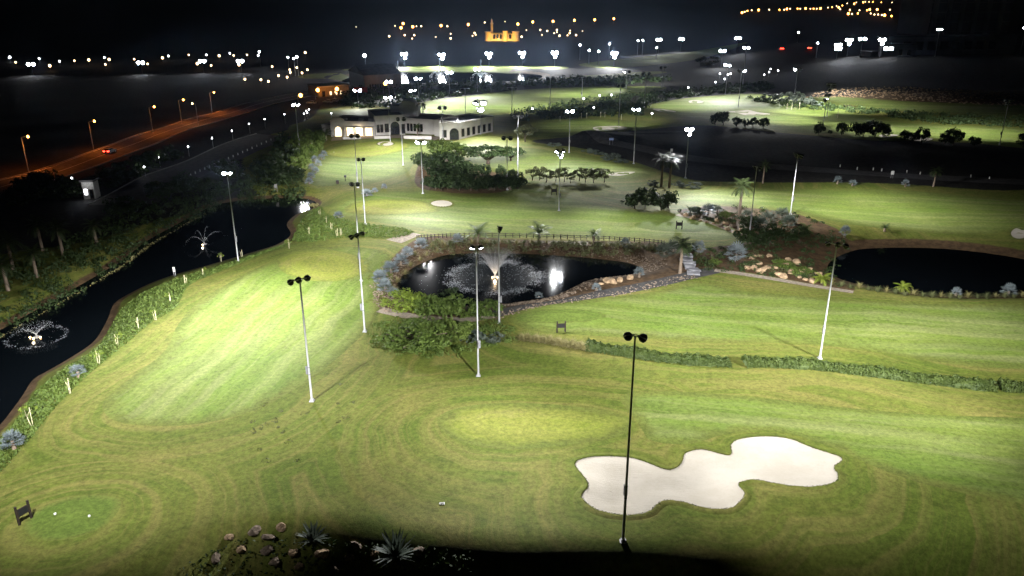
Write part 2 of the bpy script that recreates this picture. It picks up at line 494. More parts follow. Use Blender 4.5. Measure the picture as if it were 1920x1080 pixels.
def fattr(me, name, vals):
    a = me.attributes.new(name, 'FLOAT', 'POINT')
    a.data.foreach_set('value', np.asarray(vals, np.float32))

class MB:
    def __init__(s): s.v, s.f = [], []
    def quad(s, a, b, c, d):
        k = len(s.v); s.v += [tuple(a), tuple(b), tuple(c), tuple(d)]; s.f.append((k, k + 1, k + 2, k + 3)); return s
    def tri(s, a, b, c):
        k = len(s.v); s.v += [tuple(a), tuple(b), tuple(c)]; s.f.append((k, k + 1, k + 2)); return s
    def box(s, lo, hi, M=None):
        x0, y0, z0 = lo; x1, y1, z1 = hi
        P = [(x0, y0, z0), (x1, y0, z0), (x1, y1, z0), (x0, y1, z0), (x0, y0, z1), (x1, y0, z1), (x1, y1, z1), (x0, y1, z1)]
        if M is not None: P = [tuple(M @ Vector(p)) for p in P]
        k = len(s.v); s.v += P
        s.f += [tuple(k + i for i in q) for q in ((0, 3, 2, 1), (4, 5, 6, 7), (0, 1, 5, 4), (1, 2, 6, 5), (2, 3, 7, 6), (3, 0, 4, 7))]
        return s
    def tube(s, pts, rad, n=8, cap=True):
        pts = [Vector(p) for p in pts]
        if not isinstance(rad, (list, tuple)): rad = [rad] * len(pts)
        k0 = len(s.v)
        for i, p in enumerate(pts):
            d = (pts[min(i + 1, len(pts) - 1)] - pts[max(i - 1, 0)]).normalized()
            a = d.orthogonal().normalized() if abs(d.z) < 0.95 else Vector((1, 0, 0))
            a = (a - d * a.dot(d)).normalized(); b = d.cross(a)
            for j in range(n):
                t = 2 * math.pi * j / n
                s.v.append(tuple(p + (a * math.cos(t) + b * math.sin(t)) * rad[i]))
        for i in range(len(pts) - 1):
            for j in range(n):
                q = k0 + i * n
                s.f.append((q + j, q + (j + 1) % n, q + n + (j + 1) % n, q + n + j))
        if cap:
            s.f.append(tuple(k0 + j for j in reversed(range(n))))
            s.f.append(tuple(k0 + (len(pts) - 1) * n + j for j in range(n)))
        return s
    def lathe(s, prof, n=12, c=(0, 0, 0)):
        k0 = len(s.v)
        for r, z in prof:
            for j in range(n):
                t = 2 * math.pi * j / n
                s.v.append((c[0] + r * math.cos(t), c[1] + r * math.sin(t), c[2] + z))
        for i in range(len(prof) - 1):
            for j in range(n):
                q = k0 + i * n
                s.f.append((q + j, q + (j + 1) % n, q + n + (j + 1) % n, q + n + j))
        s.f.append(tuple(k0 + j for j in reversed(range(n))))
        s.f.append(tuple(k0 + (len(prof) - 1) * n + j for j in range(n)))
        return s
    def mesh(s, name, mat=None, sm=False): return mesh_np(name, s.v, s.f, mat, sm)
    def build(s, name, mat, parent=None, loc=None, sm=False): return link(name, s.mesh(name, mat, sm), parent, loc)

# ------------------------------------------------------------------ the ground, one sheet to the horizon
def axis(lo, hi, step, lim_lo, lim_hi, g=1.09, mx=260.0):
    a = list(np.arange(lo, hi + 1e-6, step))
    s = step; x = hi
    while x < lim_hi:
        s = min(s * g, mx); x += s; a.append(x)
    s = step; x = lo; pre = []
    while x > lim_lo:
        s = min(s * g, mx); x -= s; pre.append(x)
    return np.array(sorted(pre) + a)
gx = axis(-120, 150, 1.0, -6500, 6500)
gy_ = list(axis(40, 225, 1.0, -60, 225.0, 1.2)); s_ = 1.0; y_ = gy_[-1]
while y_ < 9000:
    s_ = min(s_ * 1.012, 3.2) if y_ < 520 else min(s_ * 1.09, 300); y_ += s_; gy_.append(y_)
gy = np.array(gy_)
GX, GY = np.meshgrid(gx, gy)
fx, fy = GX.ravel(), GY.ravel()
hz = terrain(fx, fy)
HG = hz.reshape(GX.shape)
FLOWS = [GREEN_A, GREEN_B, FAIR_L, BUNK_MAIN, TEE_L, TEE_R, FAIR_R1, FAIR_M, FAIR_U, FAIR_C]
def flow_of(x, y):
    f = np.full(np.shape(x), -60.0)
    for P in FLOWS: f = np.maximum(f, sdist(x, y, P))
    return -f
sd_b = np.full(fx.shape, -60.0)
for B, _ in BUNKERS: sd_b = np.maximum(sd_b, sdist(fx, fy, B))
low = 0.05 * smooth(0.0, 0.3, sd_b) + 0.3 * smooth(1.2, 1.4, sd_b)
V = np.stack([fx, fy, hz - low], 1)
nx, ny = len(gx), len(gy)
ii = np.arange(nx * ny).reshape(ny, nx)
F = np.stack([ii[:-1, :-1].ravel(), ii[:-1, 1:].ravel(), ii[1:, 1:].ravel(), ii[1:, :-1].ravel()], 1)
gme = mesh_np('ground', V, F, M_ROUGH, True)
soil = np.zeros(fx.shape)
for P, w in PONDS:
    soil = np.maximum(soil, smooth(-w * 0.85, -w * 0.3, sdist(fx, fy, P)))
cd = sdist(fx, fy, CANAL)
soil = np.where(cd > -8, smooth(-2.2, -0.5, cd), soil)
for P in (BED_C, BED_R, BED_MID): soil = np.maximum(soil, smooth(-1.0, 1.0, sdist(fx, fy, P)))
soil = np.maximum(soil, smooth(100, 130, fx - 0.05 * (fy - 400)) * smooth(352, 358, fy) * (1 - smooth(372, 392, fy)))
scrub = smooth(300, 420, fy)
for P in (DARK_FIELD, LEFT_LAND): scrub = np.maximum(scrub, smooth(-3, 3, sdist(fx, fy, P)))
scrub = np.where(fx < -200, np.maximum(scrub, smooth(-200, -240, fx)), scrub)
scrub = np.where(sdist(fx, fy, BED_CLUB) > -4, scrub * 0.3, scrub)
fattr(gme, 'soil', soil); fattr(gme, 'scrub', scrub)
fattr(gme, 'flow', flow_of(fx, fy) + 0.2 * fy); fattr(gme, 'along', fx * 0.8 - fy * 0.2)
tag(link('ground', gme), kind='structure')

def sheet(name, P, off, mat, step, flow='y', label=None, flat_z=None, edge_w=2.0, kind='structure', cat=None, lip=0.012):
    """a draped sheet inside outline P"""
    P = np.asarray(P)
    lo, hi = P.min(0), P.max(0)
    X, Y = np.meshgrid(np.arange(lo[0], hi[0], step), np.arange(lo[1], hi[1], step))
    X = X + 0.31 * step * np.sin(Y * 7.7); X, Y = X.ravel(), Y.ravel()
    d = sdist(X, Y, P); m = d > step * 0.45
    pts = [Vector(p) for p in P] + [Vector((a, b)) for a, b in zip(X[m], Y[m])]
    n = len(P)
    vo, eo, fo, *_ = delaunay_2d_cdt(pts, [(i, (i + 1) % n) for i in range(n)], [], 1, 1e-5)
    xy = np.array([(p[0], p[1]) for p in vo])
    z = np.full(len(xy), flat_z) if flat_z is not None else terrain(xy[:, 0], xy[:, 1]) + lip + (off - lip) * np.clip(sdist(xy[:, 0], xy[:, 1], P) / 2.5, 0, 1)
    F = []
    for f in fo:
        a, b, c = xy[f[0]], xy[f[1]], xy[f[2]]
        F.append(tuple(f) if (b[0] - a[0]) * (c[1] - a[1]) - (b[1] - a[1]) * (c[0] - a[0]) > 0 else tuple(reversed(f)))
    me = mesh_np(name, np.column_stack([xy, z]), F, mat, True)
    x, y = xy[:, 0], xy[:, 1]
    if flow == 'y': fl, al = y * 0.9 + 0.15 * x, x
    elif flow == 'c': fl, al = sdist(x, y, P), x * 0.6 + y * 0.6
    else:
        c, s = math.cos(flow), math.sin(flow)
        fl, al = -x * s + y * c, x * c + y * s
    fattr(me, 'flow', fl); fattr(me, 'along', al)
    fattr(me, 'edge', np.clip(sdist(x, y, P) / edge_w, 0, 1))
    o = link(name, me)
    return tag(o, label, cat, None, kind)

def poly_at(pix, n=6):
    return catmull([tuple(at(x, y).xy) for x, y in pix], n)
FAIR_RX = poly_at([(1500, 184), (1560, 181), (1700, 190), (1960, 200), (1960, 226), (1760, 212), (1600, 198), (1520, 191)])
ROCKY = poly_at([(1500, 186), (1560, 183), (1700, 189), (1850, 197), (1960, 199), (1960, 178), (1850, 172), (1700, 164), (1560, 168)])
HILLBAND = poly_at([(1395, 184), (1450, 188), (1560, 199), (1700, 210), (1960, 228), (1960, 243), (1760, 232), (1600, 212), (1480, 202)])
a0, b0 = np.array(flat(400, 720)), np.array(flat(620, 525))
ANG_L = math.atan2(b0[1] - a0[1], b0[0] - a0[0])
sheet('fairway', FAIR_L, 0.03, M_FAIR, 1.3, ANG_L, 'long mown fairway beside the dark canal', edge_w=3.0)
sheet('fairway', FAIR_R1, 0.03, M_FAIR, 1.3, 'y', 'mown fairway between the hedge strip and the dark pond', edge_w=3.0)
sheet('fairway', FAIR_R2, 0.03, M_FAIR, 1.3, 'y', 'mown fairway behind the large sand bunker', edge_w=2.5)
sheet('fairway', FAIR_M, 0.03, M_FAIR, 1.8, 'y', 'mown fairway behind the fountain pond', edge_w=4.0)
for P in (FAIR_C, FAIR_U, FAIR_R3): sheet('fairway', P, 0.05, M_FAIR, 2.2, 'y', edge_w=5.0)
for P in (FAIR_RU, FAIR_RX, FAIR_S, FAIR_F): sheet('fairway', P, 0.09, M_FAIR, 3.5, 'y', edge_w=7.0)
for P in (FAIR_FF, FAIR_FR, FAIR_FL, FAIR_FC): sheet('fairway', P, 0.2, M_FAIR, 8.0, 'y', edge_w=10.0)
sheet('putting_green', GREEN_A, 0.07, M_GREEN, 1.1, 'c', 'bright putting green at the head of the canal fairway', edge_w=2.0)
sheet('putting_green', GREEN_B, 0.07, M_GREEN, 1.0, 'c', 'worn oval putting green above the large sand bunker', edge_w=2.5)
sheet('putting_green', GREEN_M, 0.09, M_GREEN, 1.6, 'c', 'putting green beside the small oval bunker', edge_w=3.0)
sheet('putting_green', GREEN_U, 0.12, M_GREEN, 2.0, 'c', 'putting green before the clubhouse', edge_w=3.0)
sheet('tee_box', TEE_L, 0.07, M_TEE, 0.9, 'c', 'oval tee at the lower left corner', edge_w=0.7)
sheet('tee_box', TEE_R, 0.07, M_TEE, 1.0, 'c', 'oval tee beside the pond bank', edge_w=1.5)
sheet('tee_box', TEE_M, 0.09, M_TEE, 1.3, 'c', 'tee under the rockery palms', edge_w=1.5)
for i, (P, lb) in enumerate(BUNKERS):
    far = P[:, 1].mean()
    sheet('sand_bunker', P, 0.06 if i == 0 else 0.12, M_SAND, 0.9 if far < 120 else (1.2 if far < 260 else 2.5), 'y', lb, edge_w=1.0, lip=0.055 if far < 260 else 0.12)
def bunker_lip(P, w=0.8, h=0.16):
    """turf rim that stands a hand's breadth above the sand"""
    n = len(P); T = np.roll(P, -1, 0) - np.roll(P, 1, 0); T /= (np.linalg.norm(T, axis=1)[:, None] + 1e-9)
    Nn = np.stack([T[:, 1], -T[:, 0]], 1)
    if sdist(np.array([P[0][0] + Nn[0][0] * 0.3]), np.array([P[0][1] + Nn[0][1] * 0.3]), P)[0] > 0: Nn = -Nn
    rows = []
    for d, z in ((w, -0.02), (w * 0.5, h * 0.6), (0.12, h), (0.0, h * 0.85), (-0.05, -0.12)):
        q = P + Nn * d; rows.append(np.column_stack([q, terrain(q[:, 0], q[:, 1]) + z * (1 + 0.25 * np.sin(np.arange(n) * 1.9))]))
    V = np.vstack(rows); F = []
    for r in range(4):
        for i in range(n): F.append((r * n + i, r * n + (i + 1) % n, (r + 1) * n + (i + 1) % n, (r + 1) * n + i))
    me = mesh_np('bunker_lip', V, F, M_ROUGH, True)
    x, y = V[:, 0], V[:, 1]
    fattr(me, 'flow', flow_of(x, y) + 0.2 * y); fattr(me, 'along', x * 0.8 - y * 0.2); fattr(me, 'soil', np.zeros(len(x))); fattr(me, 'scrub', np.zeros(len(x)))
    tag(link('bunker_lip', me), kind='structure')
bunker_lip(BUNK_MAIN)
for B, _ in BUNKERS[1:3]: bunker_lip(B, 0.7, 0.2)
for P, nm in ((POND_C, 'pond'), (CANAL, 'canal'), (POND_R, 'pond'), (POND_F, 'lake')):
    c = P.mean(0)
    q = []
    n = len(P)
    for i in range(n):   # grown outwards so that the banks cut the waterline
        t = P[(i + 1) % n] - P[i - 1]; nn = np.array([t[1], -t[0]]); nn /= (np.linalg.norm(nn) + 1e-9)
        q.append(P[i] + nn * 0.6)
    q = np.array(q)
    if sdist(np.array([P[0][0]]), np.array([P[0][1]]), q)[0] < 0:
        q = 2 * P - q
    sheet(nm, q, 0, M_WATER, 12.0, 'y', flat_z=WATER)

def strip(name, pix, width, off, mat, step=2.0, z=0.0, label=None, world_pts=None, kind='structure', cat=None, thick=0.0):
    L = catmull([flat(x, y, z) for x, y in pix], 8, False) if world_pts is None else world_pts
    V, F = [], []
    n = len(L)
    for i in range(n):
        t = L[min(i + 1, n - 1)] - L[max(i - 1, 0)]; t = t / (np.linalg.norm(t) + 1e-9)
        nn = np.array([-t[1], t[0]])
        w = width[min(int(i / n * len(width)), len(width) - 1)] if isinstance(width, (list, tuple)) else width
        k = max(1, int(w / step))
        for j in range(k + 1 if not isinstance(width, (list, tuple)) else 3):
            kk = k if not isinstance(width, (list, tuple)) else 2
            p = L[i] + nn * w * (j / kk - 0.5)
            V.append((p[0], p[1], 0))
    m = len(V) // n
    V = np.array(V); V[:, 2] = terrain(V[:, 0], V[:, 1]) + off
    for i in range(n - 1):
        for j in range(m - 1):
            q = i * m + j
            F.append((q, q + m, q + m + 1, q + 1))
    me = mesh_np(name, V, F, mat, True)
    if thick:
        bm = bmesh.new(); bm.from_mesh(me)
        r = bmesh.ops.extrude_face_region(bm, geom=bm.faces[:])
        for v_ in r['geom']:
            if isinstance(v_, bmesh.types.BMVert): v_.co.z -= thick
        bmesh.ops.recalc_face_normals(bm, faces=bm.faces[:])
        bm.to_mesh(me); bm.free()
    o = link(name, me)
    return tag(o, label, cat, None, kind)

ROAD = [(-160, 400), (0, 352), (100, 322), (207, 288), (300, 252), (400, 220), (480, 197), (545, 182), (600, 172), (660, 166)]
strip('road', ROAD, 13.0, 0.10, M_ASPHALT, 3.0)
Lr = catmull([flat(*p) for p in ROAD], 8, False)
def offset_line(L, d):
    o = []
    for i in range(len(L)):
        t = L[min(i + 1, len(L) - 1)] - L[max(i - 1, 0)]; t = t / np.linalg.norm(t)
        o.append(L[i] + np.array([-t[1], t[0]]) * d)
    return np.array(o)
for d in (-6.9, 6.9):
    strip('kerb', None, 0.35, 0.24, M_KERB, 0.5, world_pts=offset_line(Lr, d), thick=0.2)
for d in (-6.1, 6.1, 0.0):
    strip('road_marking', None, 0.18, 0.115, M_PAINT, 0.5, world_pts=offset_line(Lr, d))
ROAD2 = [(230, 385), (310, 340), (350, 322), (420, 292), (480, 266), (520, 252)]
strip('car_park', ROAD2, 16.0, 0.09, M_ASPHALT, 3.0)
L2 = catmull([flat(*p) for p in ROAD2], 8, False)
strip('kerb', None, 0.35, 0.22, M_KERB, 0.5, world_pts=offset_line(L2, 8.3), thick=0.2)
strip('path', [(712, 577), (740, 583), (790, 592), (860, 597), (930, 592)], 2.2, 0.05, M_PATH, 1.0)
strip('path', [(930, 590), (985, 577), (1060, 565), (1150, 548), (1230, 530), (1290, 517), (1340, 508)], 3.2, 0.05, M_DIRTROAD, 1.0)
strip('path', [(738, 456), (756, 449), (776, 441)], 4.0, 0.06, M_PATH, 1.0)
strip('path', [(1340, 508), (1440, 522), (1520, 535), (1600, 547)], 1.6, 0.06, M_PATH, 1.0)
strip('path', [(1270, 402), (1330, 416), (1400, 446)], 1.5, 0.06, M_PATH, 1.0)
strip('dirt_track', [(1100, 258), (1170, 272), (1300, 296), (1500, 318), (1960, 345)], 7.0, 0.09, M_DIRTROAD, 2.0)
strip('dirt_track', [(1140, 254), (1200, 250), (1290, 246)], 3.0, 0.09, M_DIRTROAD, 2.0)

# ------------------------------------------------------------------ floodlight masts
M_POLE = plain('galvanised_steel', (0.42, 0.42, 0.43), 0.45, 0.3, 0.12, 2.0)
M_BOX = plain('grey_enclosure', (0.16, 0.16, 0.17), 0.6, 0, 0.1)
M_HEAD = plain('black_housing', (0.018, 0.018, 0.02), 0.55, 0, 0.2)
M_LENS = glow('floodlight_lens', (0.84, 0.90, 1.0), 90.0, False)
M_LENS_O = glow('sodium_lamp', (1.0, 0.36, 0.06), 26.0, False)
M_LENS_W = glow('warm_lamp', (1.0, 0.66, 0.34), 9.0, False)
M_LENS_C = glow('cool_lamp', (0.92, 0.95, 1.0), 16.0, False)

POLE_ME = MB().tube([(0, 0, 0), (0, 0, 0.25), (0, 0, 0.6), (0, 0, 1.0)], [0.150, 0.125, 0.105, 0.085], 10).mesh('pole', M_POLE, True)
PLATE_ME = MB().box((-0.32, -0.32, 0), (0.32, 0.32, 0.06)).box((-0.2, -0.2, 0.06), (0.2, 0.2, 0.32)).mesh('base_plate', M_POLE)
CBOX_ME = MB().box((-0.18, -0.42, -0.5), (0.18, -0.13, 0.5)).box((-0.20, -0.44, 0.5), (0.20, -0.12, 0.54)).mesh('gear_box', M_BOX)
HEAD_ME = MB().lathe([(0.10, 0.36), (0.18, 0.34), (0.30, 0.22), (0.38, 0.06), (0.41, -0.02), (0.41, -0.16), (0.385, -0.16), (0.37, -0.02)], 14).tube([(0, 0, 0.3), (0, 0, 0.62)], 0.05, 6).mesh('floodlight_head', M_HEAD, True)
LENS_ME = MB().lathe([(0.34, 0.0), (0.345, -0.02), (0.2, -0.05), (0.03, -0.06)], 14).mesh('lens', M_LENS, True)
BRACK_ME = MB().box((-0.47, -0.04, -0.06), (-0.43, 0.04, 0.42)).box((0.43, -0.04, -0.06), (0.47, 0.04, 0.42)).box((-0.47, -0.04, 0.42), (0.47, 0.04, 0.46)).mesh('bracket', M_POLE)
BAND_ME = MB().lathe([(0.145, -0.05), (0.16, -0.04), (0.16, 0.04), (0.145, 0.05)], 10).mesh('clamp_band', M_BOX, True)
CABLE_ME = MB().tube([(0.13, 0.02, 0.0), (0.125, 0.02, 0.5), (0.10, 0.02, 0.98)], 0.022, 5).mesh('cable', M_HEAD, True)
_lamp_cache = {}

def spot_data(power, size, blend, colr, rad=0.3, cutoff=False):
    k = (round(power, 1), size, blend, colr, rad, cutoff)
    if k not in _lamp_cache:
        l = bpy.data.lights.new('floodlight', 'SPOT')
        if cutoff:
            # photometric curve of a full cut-off area floodlight: even light on the ground out to about 35 m, little above 75 degrees
            l.use_nodes = True; nt = l.node_tree; em = [n for n in nt.nodes if n.type == 'EMISSION'][0]
            sx = N(nt, 'ShaderNodeSeparateXYZ'); nt.links.new(N(nt, 'ShaderNodeNewGeometry').outputs['Incoming'], sx.inputs[0])
            c = mth(nt, 'MAXIMUM', mth(nt, 'ABSOLUTE', sx.outputs[2]), 0.02)
            f = mth(nt, 'MINIMUM', mth(nt, 'DIVIDE', 0.085, mth(nt, 'POWER', c, 3.0)), 1.0)
            nt.links.new(mth(nt, 'MULTIPLY', f, rng(nt, c, 0.10, 0.34)), em.inputs['Strength'])
        l.energy = power; l.spot_size = R(size); l.spot_blend = blend; l.color = colr; l.shadow_soft_size = rad
        _lamp_cache[k] = l
    return _lamp_cache[k]

def mast(base, top_y, aims, label, power=1.0, size=95, group='floodlight masts around the course', spread=0.95, box=True, hs=1.0, lamps=None):
    """aims: where each head points, as photo pixels on the ground; lamps: how many heads carry a light (all by default)"""
    b = at(*base)
    H = max(height_at(b.y, top_y) - b.z, 4.0)
    root = tag(empty('floodlight_mast', b), label, 'floodlight', group)
    p = link('pole', POLE_ME, root); p.scale = (1, 1, H)
    link('base_plate', PLATE_ME, root)
    tg = [at(*a) for a in aims]
    mean = sum(((t - b) for t in tg), Vector()) / len(tg)
    ang = math.atan2(mean.y, mean.x)
    side = Vector((-math.sin(ang), math.cos(ang), 0))
    n = len(aims)
    if box:
        g = link('gear_box', CBOX_ME, root, (0, 0, H * 0.26)); g.rotation_euler = (0, 0, ang + 1.9)
        for z in (0.23, 0.29): link('clamp_band', BAND_ME, root, (0, 0, H * z))
        c_ = link('cable', CABLE_ME, root); c_.scale = (1, 1, H); c_.rotation_euler = (0, 0, ang + 0.6)
    w = spread * hs * (n - 1) / 2 if hs < 1.3 or n < 3 else spread * hs * 0.5
    arm = MB().tube([tuple(-side * (w + 0.1)), tuple(side * (w + 0.1))], 0.06, 6)
    arm.build('crossarm', M_POLE, root, (0, 0, H - 0.03))
    order = sorted(range(n), key=lambda i: (tg[i] - b).dot(side))
    for k, i in enumerate(order):
        off = side * ((k - (n - 1) / 2) * spread * hs)
        if hs >= 1.3 and n > 2: off = side * ((k % 2 - 0.5) * spread * hs * 0.9 if k < 2 or n > 3 else 0.0) + Vector((0, 0, -0.85 * hs * (k // 2)))
        pos = Vector((0, 0, H)) + off
        d = (tg[i] - (b + pos)).normalized()
        q = d.to_track_quat('-Z', 'Y')
        pos = pos + d * 0.30 * hs
        h = link('floodlight_head', HEAD_ME, root, pos)
        h.rotation_mode = 'QUATERNION'; h.rotation_quaternion = q
        h.scale = (hs, hs, hs)  # distant heads are oversize, lamp glare put into their shape
        link('lens', LENS_ME, h)
        if box: link('bracket', BRACK_ME, h)
        if lamps is None or k < lamps:
            f = n / (lamps or n)
            l = bpy.data.objects.new('floodlight', spot_data(FLOOD_W * power * f, size, 0.9, FLOOD_COL, 0.3, lamps is None))
            col.objects.link(l); l.parent = h; l.location = (0, 0, -0.22)
    return root

MASTS = [
 ((6, 1150), 735, [(120, 880), (330, 850), (230, 780)], 'mast at the lower left corner, cut by the picture edge', 1.5, 92),
 ((2070, 900), 590, [(1650, 745), (1520, 755), (1800, 715)], 'mast just past the right edge beyond the large bunker', 1.7, 80),
 ((1168, 1015), 630, [(1560, 815), (965, 755)], 'tall dark mast standing in front of the large sand bunker', 2.15, 92),
 ((585, 752), 524, [(320, 700), (430, 620), (580, 550)], 'mast with three dark lamp bowls on the canal fairway', 1.0, 88),
 ((897, 705), 461, [(830, 800), (1030, 790)], 'white lit mast with two lamps in front of the fountain pond', 1.25, 98),
 ((1537, 672), 458, [(1330, 570), (1640, 565), (1880, 585)], 'mast at the hedge strip with bowls turned to the right fairway', 0.95, 95),
 ((684, 622), 440, [(440, 600), (500, 540), (570, 490)], 'mast beside the low tree at the pond bushes', 1.0, 90),
 ((677, 527), 345, [(690, 392), (800, 395)], 'mast beside the bright green at the head of the canal fairway', 1.0, 95),
 ((936, 606), 428, [(1200, 612), (1110, 590)], 'mast on the near pond bank with two lamps on one side', 1.0, 95),
 ((447, 490), 323, [(330, 660), (500, 580)], 'white lit mast standing on the canal bank', 1.1, 95),
 ((1048, 395), 281, [(980, 420), (1180, 425), (1080, 410)], 'mast beside the dark tee sign on the middle fairway', 0.9, 95),
 ((793, 363), 265, [(720, 400), (850, 400)], 'white lit mast before the dark hedge trees', 0.9, 95),
 ((685, 420), 299, [(650, 320), (720, 310)], 'slim dark mast at the edge of the middle fairway', 0.8, 95),
 ((671, 352), 254, [(660, 300), (720, 305)], 'thin mast near the small white signs below the clubhouse lawn', 0.8, 95),
 ((756, 310), 223, [(690, 262), (790, 262)], 'thin dark mast on the clubhouse lawn right of the oval bunker', 1.1, 95),
 ((732, 266), 181, [(690, 290), (760, 300)], 'tall white lit mast against the clubhouse front', 0.9, 95),
 ((562, 286), 195, [(650, 300), (640, 330)], 'white lit mast among the shrubs left of the clubhouse', 0.6, 72),
 ((951, 356), 258, [(880, 300), (1000, 310)], 'lit mast at the end of the dark hedge trees', 0.8, 95),
 ((971, 337), 217, [(1040, 310), (900, 290)], 'tall unlit-looking mast behind the dark hedge trees', 0.7, 95),
 ((1285, 334), 241, [(1340, 392), (1420, 385), (1310, 402)], 'bright mast at the edge of the dark field', 0.8, 80),
 ((1188, 307), 203, [(1110, 325), (1180, 340)], 'lit mast at the corner of the dark field', 0.8, 80),
 ((1067, 286), 207, [(1000, 310), (1080, 325)], 'lit mast in front of the dark spoil heaps', 1.0, 80),
 ((832, 296), 200, [(870, 285), (800, 290)], 'lit mast behind the big trees near the clubhouse wing', 0.8, 95),
 ((1405, 441), 313, [(1480, 390), (1560, 400)], 'slim mast rising from the rockery planting', 0.8, 95),
 ((1482, 402), 290, [(1600, 385), (1720, 400)], 'slim mast with grey box behind the rockery', 0.95, 95),
 ((1874, 272), 188, [(1790, 246), (1880, 240), (1690, 238)], 'three-lamp mast at the right edge of the upper fairway', 0.8, 100),
 ((1550, 219), 158, [(1520, 214), (1640, 183), (1570, 182)], 'lit mast before the rocky slope', 1.7, 100),
 ((1490, 176), 129, [(1440, 186), (1560, 178)], 'lit mast at the top of the upper right fairway', 1.3, 100),
 ((1384, 201), 131, [(1340, 200), (1430, 212)], 'tall lit mast above the long curved bunker', 1.0, 100),
 ((1392, 165), 88, [(1390, 180), (1370, 178)], 'tallest far mast beside the upper right fairway', 0.6, 100),
 ((1360, 176), 121, [(1330, 186), (1290, 195)], 'lit mast left of the tall pair above the bunker', 0.8, 100),
 ((1543, 236), 177, [(1620, 242), (1490, 226), (1560, 236)], 'mast with three dark bowls before the upper right trees', 0.7, 100),
 ((1160, 238), 158, [(1120, 236), (1170, 232)], 'lit mast at the back of the small lit green', 0.9, 100),
 ((1208, 200), 136, [(1250, 200), (1150, 185)], 'thin lit mast at the left end of the upper right fairway', 0.7, 100),
 ((1091, 186), 145, [(1100, 176), (1060, 180)], 'low dim mast on the far field', 0.8, 100),
 ((1031, 212), 146, [(1030, 190), (980, 195)], 'thin dark mast on the near edge of the far field', 0.9, 100),
 ((960, 219), 164, [(920, 200), (1000, 195)], 'lit mast on the far field behind the clubhouse', 0.9, 100),
 ((901, 252), 190, [(860, 262), (900, 272), (930, 270)], 'brightest mast glaring behind the clubhouse wing', 1.0, 100),
 ((873, 214), 166, [(850, 200), (900, 190)], 'thin mast on the far field left of the brightest lamp', 0.8, 100),
 ((843, 176), 135, [(860, 188), (820, 196)], 'thin mast in the dark scrub before the lake', 0.7, 100),
 ((895, 172), 129, [(930, 185), (880, 190)], 'thin mast before the right water jet', 0.7, 100),
 ((785, 190), 146, [(820, 195), (800, 205)], 'lit mast in the scrub left of the far field', 0.7, 100),
 ((774, 202), 168, [(810, 205), (790, 210)], 'twin-lamp mast behind the clubhouse roof', 0.5, 100),
 ((730, 180), 153, [(760, 200), (720, 210)], 'small mast behind the tall clubhouse mast', 0.3, 100),
 ((672, 198), 168, [(650, 205), (690, 205)], 'small mast beside the red sign', 0.3, 100),
 ((1174, 166), 133, [(1150, 168), (1200, 160)], 'mast at the right end of the far field', 0.6, 100),
 ((1241, 164), 125, [(1220, 160), (1260, 150)], 'short lit mast on the dark ridge right of the far field', 0.6, 100),
]
far_row = [((686, 128), 103, 'leftmost and faintest of the far lakeside masts', 1), ((759, 124), 100, 'far mast behind the left water jet', 3), ((829, 124), 101, 'far mast behind the middle water jet', 3),
           ((917, 124), 99, 'far mast behind the right water jet', 3), ((979, 124), 98, 'far mast right of the water jets below the lit fort', 3), ((1040, 124), 98, 'far mast second from the right of the lakeside row', 3),
           ((1151, 125), 99, 'far mast at the right end of the lakeside row', 3)]
for m in MASTS:
    base, ty, aims, lab, pw, sz = m
    far = base[1] < 262
    mast(base, ty, aims, lab, pw * ((1.25 if base[0] > 1200 else 0.9) if base[1] < 280 else (0.6 if base[1] < 312 else 1.0)), sz if base[1] > 280 else 92, hs=2.8 if base == (901, 252) else 1.0 if base[1] > 410 else (1.5 if not far else 2.0))
for base, ty, lab, n in far_row:
    x, y = base
    mast(base, ty, [(x - 25 + 25 * k, y + 13) for k in range(n)], lab, 0.30 if n > 1 else 0.12, 135, 'masts in the far lakeside row', box=False, hs=2.9, lamps=1, spread=0.9)
SMALL = [((1352, 125), 95, 'glaring far mast left of the tallest far mast', 2, 1.5), ((1381, 100), 71, 'highest far mast on the dark ridge', 2, 1.0), ((1276, 96), 73, 'far mast standing alone on the right ridge fairway', 2, 1.4),
         ((1234, 100), 74, 'far mast on the ridge left of the lone one', 2, 1.2), ((1230, 112), 89, 'low far mast on the ridge fairway', 1, 1.0), ((1195, 103), 76, 'left of the twin far masts at the end of the ridge', 1, 0.9),
         ((1204, 102), 75, 'right of the twin far masts at the end of the ridge', 1, 0.9), ((1142, 110), 82, 'small far mast above the end of the lakeside row', 1, 0.8),
         ((1087, 112), 84, 'small far mast right of the second lakeside glare', 1, 0.6), ((1104, 120), 94, 'thin far mast on the ridge slope', 1, 0.6), ((1122, 122), 96, 'thin far mast nearest the end lakeside mast', 1, 0.6),
         ((62, 140), 120, 'brightest mast on the dark plain at far left', 2, 1.2), ((267, 138), 117, 'second bright mast on the dark plain from the left', 2, 1.2), ((382, 136), 114, 'third bright mast on the dark plain from the left', 2, 1.2),
         ((453, 136), 114, 'fourth bright mast on the dark plain from the left', 2, 1.2), ((489, 124), 97, 'thin mast above the others on the dark plain', 1, 0.6), ((542, 130), 107, 'thin mast left of the pair by the far left green', 1, 0.6),
         ((560, 142), 106, 'thin mast beside the far left green', 1, 0.8), ((554, 142), 109, 'shorter thin mast beside the far left green', 1, 0.6),
         ((1568, 112), 83, 'largest glare in the group left of the tower', 4, 1.6), ((1588, 105), 74, 'mast right of the largest glare left of the tower', 3, 1.0), ((1613, 104), 72, 'smaller mast midway to the tower', 2, 0.8),
         ((1649, 108), 73, 'bright mast at the corner of the tower base', 3, 1.3), ((1530, 108), 80, 'thin mast left of the largest glare', 1, 0.6), ((1495, 80), 60, 'tiny mast above the red tail lamps', 1, 0.4)]
